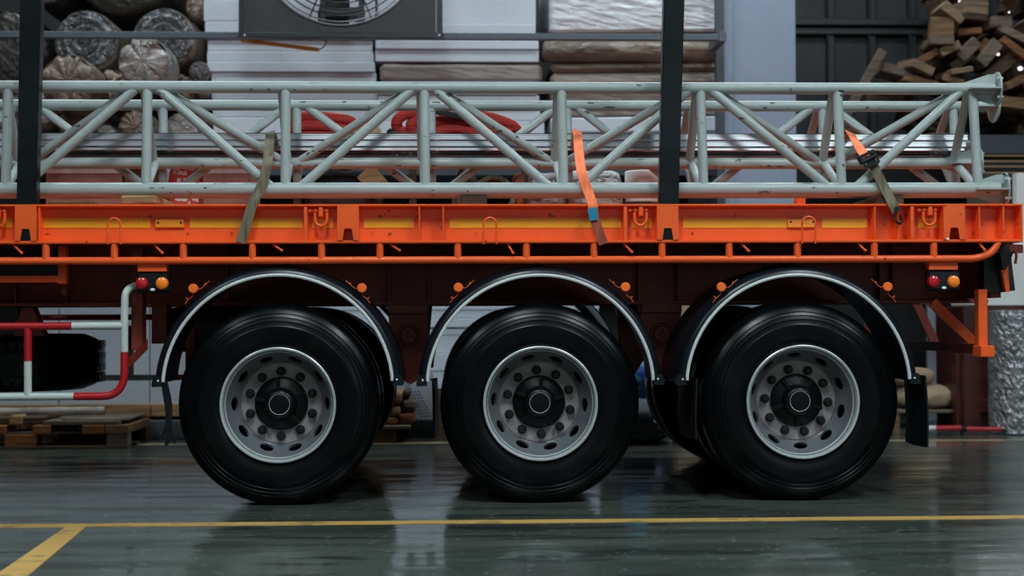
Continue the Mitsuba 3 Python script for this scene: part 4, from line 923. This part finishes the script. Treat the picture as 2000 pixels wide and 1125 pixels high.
def yroll(cx, cy, rpx, y, kind, wrap, face, lab, seed, L=1.3):
    c = P(cx, cy, y); R = S(rpx, y); t = thing('insulation_roll', lab, 'roll', 'rolls on the rack')
    w = lathe([(R * .96, .03), (R, .07), (R * 1.01, L * .5), (R, L - .02), (R * .9, L), (R * .2, L), (R * .2, L - .05), (R * .9, L - .06)], 48)
    obj('wrap', moved(lumpy(w, .004, 6, seed, .12), c), wrap, t, smooth=True); obj('end_face', moved(swirl(R * .985, kind, seed), c), face, t, smooth=True)
yr_ = 4.2
RL = [(165, 80, 62, .0, 'spiral', 'm_roll_wrap', 'm_roll_foil', 'silver spiral end roll nearest the black post, upper row'),
      (317, 74, 61, .05, 'spiral', 'm_roll_wrap', 'm_roll_foil', 'silver spiral end roll nearest the foam boards, upper row'),
      (279, 119, 50, -.48, 'pleat', 'm_roll_clear', 'm_roll_clear', 'pale roll with puckered clear film end between the two silver ones'),
      (130, 158, 54, -.48, 'pleat', 'm_roll_wrap', 'm_roll_wrap', 'brown roll with pleated end touching the black post'),
      (212, 172, 38, .02, 'pleat', 'm_roll_wrap', 'm_roll_wrap', 'small brown roll below the silver roll in the middle'),
      (349, 172, 29, .0, 'pleat', 'm_roll_wrap', 'm_roll_wrap', 'small brown roll behind the first mast diagonal'),
      (387, 138, 21, .1, 'rough', 'm_roll_clear', 'm_roll_foil', 'small shiny crumpled roll against the foam boards'),
      (393, 174, 14, .05, 'rough', 'm_roll_clear', 'm_roll_clear', 'narrow clear wrapped roll low against the foam boards'),
      (62, 215, 50, .0, 'pleat', 'm_roll_wrap', 'm_roll_wrap', 'brown roll half hidden behind the black post'),
      (150, 240, 40, .0, 'pleat', 'm_roll_wrap', 'm_roll_wrap', 'low brown roll above the metal bars near the post'),
      (265, 248, 36, -.48, 'pleat', 'm_roll_wrap', 'm_roll_wrap', 'low brown roll above the metal bars beside the upright'),
      (352, 252, 34, -.02, 'rough', 'm_roll_clear', 'm_roll_clear', 'low clear wrapped roll close to the foam boards'),
      (205, 262, 20, .05, 'pleat', 'm_roll_wrap', 'm_roll_clear', 'lowest small roll between two brown ones'),
      (398, 232, 16, .1, 'rough', 'm_roll_clear', 'm_roll_foil', 'thin shiny roll squeezed against the foam boards'),
      (15, 95, 78, .5, 'rough', 'm_roll_dark', 'm_roll_dark', 'large dark brown roll behind the black post'),
      (237, -78, 105, .35, 'rough', 'm_roll_dark', 'm_roll_dark', 'huge dark roll above the silver ones, cut by the photo edge'),
      (84, -36, 42, .2, 'rough', 'm_roll_dark', 'm_roll_foil', 'dark roll with shiny film edge at the photo top by the post'),
      (388, 12, 28, .45, 'rough', 'm_roll_wrap', 'm_roll_wrap', 'brown roll standing back beside the topmost foam boards'),
      (-45, 240, 60, .1, 'pleat', 'm_roll_wrap', 'm_roll_wrap', 'brown roll at the photo edge left of the post')]
for i, (cx, cy, r, dy, kd, wr, fc, lb) in enumerate(RL): yroll(cx, cy, r, yr_ + dy, kd, wr, fc, lb, 100 + i, .46 if dy < -.3 else 1.3)

# ---------------- fan
FN = thing('industrial_fan', 'large dark square industrial fan mounted on the crossbar', 'fan')
yf = 3.42; zl, zr = X(466, yf, 0), X(864, yf, 0); fz0 = Z(75, yf); fw = zr - zl; fz1 = fz0 + fw
fc = np.array([X(665, yf, 0), yf, Z(-107, yf)]); FR = S(157, yf)
sq = sg.box(zl + .05, fz0 + .03, zr - .05, fz1 - .03).difference(sg.Point(fc[0], fc[2]).buffer(FR, 40))
obj('face_panel', prism(sq, yf + .02, yf + .03), 'm_fan', FN)
obj('frame', cat([box(zl, zl + .045, yf, yf + .1, fz0, fz1, .004), box(zr - .045, zr, yf, yf + .1, fz0, fz1, .004), box(zl, zr, yf, yf + .1, fz0, fz0 + .04, .004), box(zl, zr, yf, yf + .1, fz1 - .04, fz1, .004)]), 'm_fan_frame', FN)
obj('shroud', moved(lathe([(FR, .0), (FR + .012, .0), (FR + .012, .3), (FR, .3)], 96), fc), 'm_fan_ring', FN)
gk = []
for r in (.975, .90, .82, .74, .66, .58, .50, .42):
    gk.append(moved(tube([(FR * r * math.cos(a), -.01, FR * r * math.sin(a)) for a in np.linspace(0, 2 * PI, 72, endpoint=False)], .006, 6, closed=True), fc))
gr = obj('grille', cat(gk[:1]), 'm_fan_ring', FN)
for g in gk[1:]: obj('wire_ring', g, 'm_fan_frame', gr)
for k in range(8):
    a = PI / 8 + k * PI / 4; obj('spoke', tube([fc + np.array([.1 * math.cos(a), -.012, .1 * math.sin(a)]), fc + np.array([FR * math.cos(a), -.012, FR * math.sin(a)])], .006, 6), 'm_fan_frame', gr)
for px in (630, 706): obj('support_bar', box(X(px - 5.5, yf), X(px + 5.5, yf), yf + .05, yf + .09, fc[2] - FR, fc[2] + FR), 'm_fan_frame', FN)
obj('cross_support', box(X(625, yf), X(711, yf), yf + .05, yf + .25, Z(32, yf), Z(12, yf), .006), 'm_fan_frame', FN)
obj('motor', moved(lathe([(0, .06), (.12, .06), (.14, .09), (.14, .32), (0, .32)], 32, closed=False), fc), 'm_fan_frame', FN)
for k in range(5):
    a = PI / 2 + .5 + k * 2 * PI / 5
    bl = []
    for r, w, tw in ((.13, .07, 38), (.3, .10, 30), (.5, .13, 22), (FR * .95, .12, 16)):
        t = math.radians(tw); er = np.array([math.cos(a), 0, math.sin(a)]); et = np.array([-math.sin(a), 0, math.cos(a)])
        for s in (-1, 1):
            p = fc + er * r + et * s * w * math.cos(t) + np.array([0, .2 + s * w * math.sin(t), 0]); bl += [p, p + np.array([0, .006, 0])]
    f = []; 
    for i in range(3):
        o = 4 * i
        for (q0, q1) in ((0, 2), (2, 3), (3, 1), (1, 0)): f += [[o + q0, o + q1, o + 4 + q1], [o + q0, o + 4 + q1, o + 4 + q0]]
    f += [[0, 1, 3], [0, 3, 2], [12, 14, 15], [12, 15, 13]]
    mm = trimesh.Trimesh(bl, f, process=False); mm.fix_normals(); obj('blade', mm, 'm_fan', FN)
for px in (478, 856): obj('frame_bolt', disc(P(px - (0 if px < 500 else -2), 69, yf), .008, yf - .006, yf, .002, 10), 'm_ring', FN)
yw = thing('yellow_rod', 'thin yellow rod with a black cord hanging below the fan', 'rod')
A, B = P(470, 78, yf + .2), P(622, 97, yf + .2)
obj('rod', hull([p + np.array([0, dy, dz]) for p in (A, B) for dy in (0, .015) for dz in (-.015, .015)]), 'm_yellow', yw)
obj('cord', tube(smooth_path([P(622, 97, yf + .2), P(630, 93, yf + .2), P(636, 86, yf + .2), P(638, 77, yf + .2)], 5), .005, 6), 'm_black', yw)

# ---------------- right side: racks, wood pile, sacks
rk2 = thing('timber_rack', 'dark steel rack with bronze slats under the wood pile', 'rack')
y = 4.75; xa, xb = X(1575, y), X(2160, y)
obj('shelf', box(xa, xb, y, 6.4, Z(268, y), Z(262, y), .003), 'm_slate', rk2)
xa0, xa = xa, X(1893, y)
obj('front_panel', box(xa, xb, y, y + .03, Z(299, y), Z(268, y)), 'm_slate', rk2)
for k, py in enumerate((303, 314, 324.5, 337)): obj('slat', box(xa, xb, y + .01, y + .03, Z(py + 1.8, y), Z(py - 1.8, y)), 'm_brass', rk2)
obj('lower_panel', box(xa, xb, y + .02, y + .04, Z(420, y), Z(341, y)), 'm_bronze', rk2); obj('back_panel', box(xa, xb, y + .1, y + .12, Z(345, y), Z(299, y)), 'm_black', rk2)
for x in (xa0, xb - .06):
    for yy in (5.5, 6.3): obj('upright', box(x, x + .06, yy, yy + .06, 0, Z(268, y)), 'm_batten', rk2)
def wpiece(cx, cy, L, H, ang, m, y, dep, lab=None, grp='offcuts in the wood pile', seed=0, wedge=0):
    c = P(cx, cy, y); l, h = S(L, y) / 2, S(H, y) / 2
    me = box(-l, l, 0, dep, -h, h, .005)
    if wedge: me.vertices[:, 2] *= np.where(me.vertices[:, 0] > 0, 1 - wedge, 1.0)
    me = rot(me, [0, 0, 1], (seed * 37 % 30) - 15); me = rot(me, [0, 1, 0], ang); me = moved(me, c)
    obj('wood_offcut', me, m, label=lab or 'dark wooden offcut jumbled in the pile above the bronze slats', cat='wood offcut', group=grp, smooth=False)
WP = [(1840, 58, 46, 52, 3, 'm_wood_brown', 4.8, .35, 'large squarish timber block standing out at the pile edge', 0),
      (1840, 78, 48, 16, 2, 'm_wood_grey', 4.72, .35, 'grey board end under the large squarish block', 0),
      (1862, 24, 52, 22, 42, 'm_wood_pale', 4.75, .3, 'pale wedge of timber tilted above the large block', .3),
      (1908, 14, 50, 30, 4, 'm_wood_pale', 4.8, .3, 'pale flat offcut highest in the pile', 0),
      (1908, 32, 48, 14, 2, 'm_wood_dark', 4.78, .3, 'dark board below the pale flat offcut', 0),
      (1895, 61, 46, 12, -4, 'm_wood_rust', 4.8, .3, 'reddish brown batten right of the large block', 0),
      (1857, 94, 42, 17, -24, 'm_wood_pale', 4.75, .3, 'pale brick-like offcut below the large block', 0),
      (1815, 109, 44, 14, -30, 'm_wood_rust', 4.78, .3, 'orange brown offcut rising towards the large block', 0),
      (1804, 131, 50, 17, 22, 'm_wood_pale', 4.72, .3, 'pale offcut sloping down beside the orange brown one', 0),
      (1679, 180, 186, 17, -62, 'm_wood_grey', 4.85, .06, 'long grey plank leaning against the dark wall', 0),
      (1752, 137, 62, 18, 16, 'm_wood_grey', 4.85, .3, 'grey offcut beside the leaning plank', 0),
      (1800, 158, 70, 15, 14, 'm_wood_brown', 4.8, .3, 'brown offcut just above the mast chord', 0),
      (1880, 137, 48, 11, -10, 'm_wood_pale', 4.75, .3, 'thin pale batten in the middle of the pile', 0),
      (1862, 156, 44, 14, 22, 'm_wood_brown', 4.78, .3, 'brown offcut by the end plate of the mast', 0),
      (1893, 96, 48, 24, -46, 'm_wood_grey', 4.8, .3, 'grey block tilted steeply in the pile', 0),
      (1934, 102, 56, 26, -50, 'm_wood_grey', 4.8, .3, 'larger grey block tilted steeply beside a light gap', 0),
      (1922, 88, 30, 12, -58, 'm_wood_rust', 4.84, .3, 'rusty sliver between the tilted grey blocks', 0),
      (1960, 42, 42, 22, -2, 'm_wood_grey', 4.8, .3, 'grey board end below the bright corner gap', 0),
      (1978, 64, 62, 16, 28, 'm_wood_grey', 4.78, .3, 'grey offcut sloping to the photo edge', 0),
      (1982, 92, 60, 15, 38, 'm_wood_rust', 4.78, .3, 'rust edged plank sloping to the photo edge', 0),
      (1955, 132, 70, 24, -38, 'm_wood_dark', 4.85, .3, 'broad dark board rising behind the tilted blocks', 0),
      (1985, 160, 44, 16, -24, 'm_wood_brown', 4.8, .3, 'brown offcut behind the mast end plate', 0),
      (1980, 200, 60, 22, 8, 'm_wood_brown', 4.82, .3, 'brown board low in the pile at the photo edge', 0),
      (1880, 118, 50, 18, -36, 'm_wood_dark', 4.85, .3, 'dark board in the hollow of the pile', 0)]
for i, (cx, cy, L, H, an, m, y, dep, lb, wd) in enumerate(WP): wpiece(cx, cy, L, H, an, m, y, dep, lb, seed=i, wedge=wd)
r2 = random.Random(11)
for i in range(64):
    cx = r2.uniform(1835, 2050); cy = r2.uniform(-30, 258)
    if i % 3 == 0: cx = r2.uniform(1650, 2040); cy = r2.uniform(max(165, 175), 256)
    L, H, an, m = r2.uniform(45, 80), r2.uniform(14, 28), r2.uniform(-45, 40), r2.choice(['m_wood_dark', 'm_wood_dark', 'm_wood_brown', 'm_wood_dark'])
    where = 'seen through the mast bars near the leaning plank' if cy > 165 and cx < 1800 else 'seen through the mast bars below the end plate' if cy > 165 and cx < 1930 else 'low in the pile behind the end plate' if cy > 165 else 'high in the pile above the tilted blocks' if cy < 60 else 'in the hollow between the tilted blocks'
    lb = ('dark' if m == 'm_wood_dark' else 'brown') + (' thin' if H < 19 else ' thick') + ' wooden offcut ' + where
    wpiece(cx, cy, L, H, an, m, r2.uniform(4.95, 5.7), r2.uniform(.25, .5), lb, 'offcuts: ' + lb, seed=i)
# bright gaps: small openings to daylight in the wall behind the pile
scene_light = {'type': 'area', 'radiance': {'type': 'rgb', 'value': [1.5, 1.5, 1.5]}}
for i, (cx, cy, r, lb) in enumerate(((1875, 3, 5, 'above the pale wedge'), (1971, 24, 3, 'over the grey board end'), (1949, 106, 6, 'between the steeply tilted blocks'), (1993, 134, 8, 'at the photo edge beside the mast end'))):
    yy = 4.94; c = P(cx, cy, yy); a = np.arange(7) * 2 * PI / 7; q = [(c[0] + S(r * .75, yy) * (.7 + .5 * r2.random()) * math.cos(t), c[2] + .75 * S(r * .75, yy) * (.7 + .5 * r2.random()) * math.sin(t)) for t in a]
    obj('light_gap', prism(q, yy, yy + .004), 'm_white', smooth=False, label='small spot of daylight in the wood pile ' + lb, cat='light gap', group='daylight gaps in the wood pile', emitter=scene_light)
# white box, red machine, foil roll, jack, sacks
obj('white_cabinet', box(X(1905, 4.5, 550), X(2160, 4.5, 550), 4.5, 5.1, Z(597, 4.5, 1960), Z(480, 4.5, 1960), .006), 'm_white', label='white cabinet on the dark red machine behind the tail', cat='cabinet')
obj('white_board', box(X(1986, 4.6, 360), X(2100, 4.6, 360), 4.6, 4.7, Z(480, 4.5, 1990), Z(338, 4.6, 1990), .004), 'm_white', label='white board standing on the cabinet behind the mast end', cat='board')
rm = thing('red_machine', 'dark red steel machine housing standing behind the tail', 'machine')
obj('body', box(X(1882, 4.5, 700), X(2140, 4.5, 700), 4.5, 5.2, 0, Z(598.5, 4.5, 1950), .008), 'm_machine', rm); obj('plate', box(X(1912, 4.5, 780), X(1930, 4.5, 780), 4.47, 4.5, Z(806, 4.5, 1920), Z(780, 4.5, 1920), .004), 'm_machine', rm); obj('side_flange', box(X(1868, 4.6, 780), X(1884, 4.6, 780), 4.6, 4.7, 0, Z(690, 4.6, 1880), .004), 'm_machine', rm)
fo = thing('foil_roll', 'tall standing roll wrapped in crumpled silver foil by the red machine', 'roll')
c0 = P(2015, 845, 4.0); rf = S(60, 4.0)
fm = vroll(c0[0], 4.0 + rf, rf, .005, Z(606, 4.1, 1980), 72)
obj('foil', lumpy(fm, .006, 9, 61, .05), 'm_foil', fo, smooth=True)
obj('tape_scrap', lumpy(quad([(1936, 705), (1946, 700), (1955, 715), (1953, 735), (1943, 732)], 4.42, .02), .006, 20, 62, .02), 'm_foil', label='crumpled silver tape stuck beside the foil roll', cat='tape', smooth=True)
jk = thing('trolley_jack_handle', 'red and white steel bar lying on the floor behind the flap', 'bar')
yj = 4.1; zj = S(6, yj) + .001
jx = lambda p: X(p, yj, 838)
for a, b, r, m in ((1812, 1827, 5.4, 'm_white'), (1827, 1878, 5.6, 'm_jack'), (1884, 1955, 4.6, 'm_jack'), (1977, 2006, 6, 'm_white')):
    obj('tube', tube([(jx(a), yj, Z(836 if r > 5 else 837.5, yj, 1900)), (jx(b), yj, Z(836 if r > 5 else 839, yj, 1900))], S(r, yj), 14), m, jk)
obj('joint', cat([tube([(jx(1876), yj, Z(836, yj, 1900)), (jx(1886), yj, Z(838, yj, 1900))], S(6.4, yj), 12), hull([P(1953, 838, yj), P(1980, 848, yj), P(1978, 836, yj), P(1955, 843, yj), P(1965, 842, yj - .04)]), tube([P(1876, 843, yj), P(1880, 850, yj)], .012, 8)]), 'm_buckle', jk)
tb_ = thing('low_table', 'low wooden tray on legs under the beige sacks', 'table')
y = 4.75
obj('top', box(X(1740, y), X(1888, y), y, y + .6, Z(812, y), Z(806.5, y), .004), 'm_wood_grey', tb_)
for a in (1745, 1875): obj('leg', box(X(a, y), X(a + 11, y), y + .01, y + .06, 0, Z(812, y)), 'm_wood_brown', tb_); obj('leg', box(X(a, y), X(a + 11, y), y + .5, y + .55, 0, Z(812, y)), 'm_wood_dark', tb_)
blob(1762, 1884, 757, 806.5, y + .02, .5, 'm_sack', 'beige_sack', 'full beige sack lying on the low tray behind the flap', 'sack', 71, .045, False, .9)
blob(1752, 1836, 724, 760, y + .05, .42, 'm_sack', 'beige_sack', 'upper beige sack mostly hidden by the rubber flap', 'sack', 72, .015, False, .75)
obj('grey_board', box(X(1845, 5.2, 720), X(1871, 5.2, 720), 5.2, 5.24, 0, Z(688, 5.2, 1850), .004), 'm_panel', label='pale grey board standing behind the beige sacks', cat='board')
obj('grey_board', box(X(1812, 5.6, 640), X(1831, 5.6, 640), 5.6, 5.65, 0, Z(592, 5.6, 1820), .004), 'm_panel', label='pale grey strip seen behind the bumper brace', cat='board')
obj('slate_sheet', box(X(1858, 5.7, 640), X(1910, 5.7, 640), 5.7, 5.8, 0, Z(585, 5.7, 1880), .004), 'm_slate', label='slate grey panel behind the bumper brace', cat='panel')
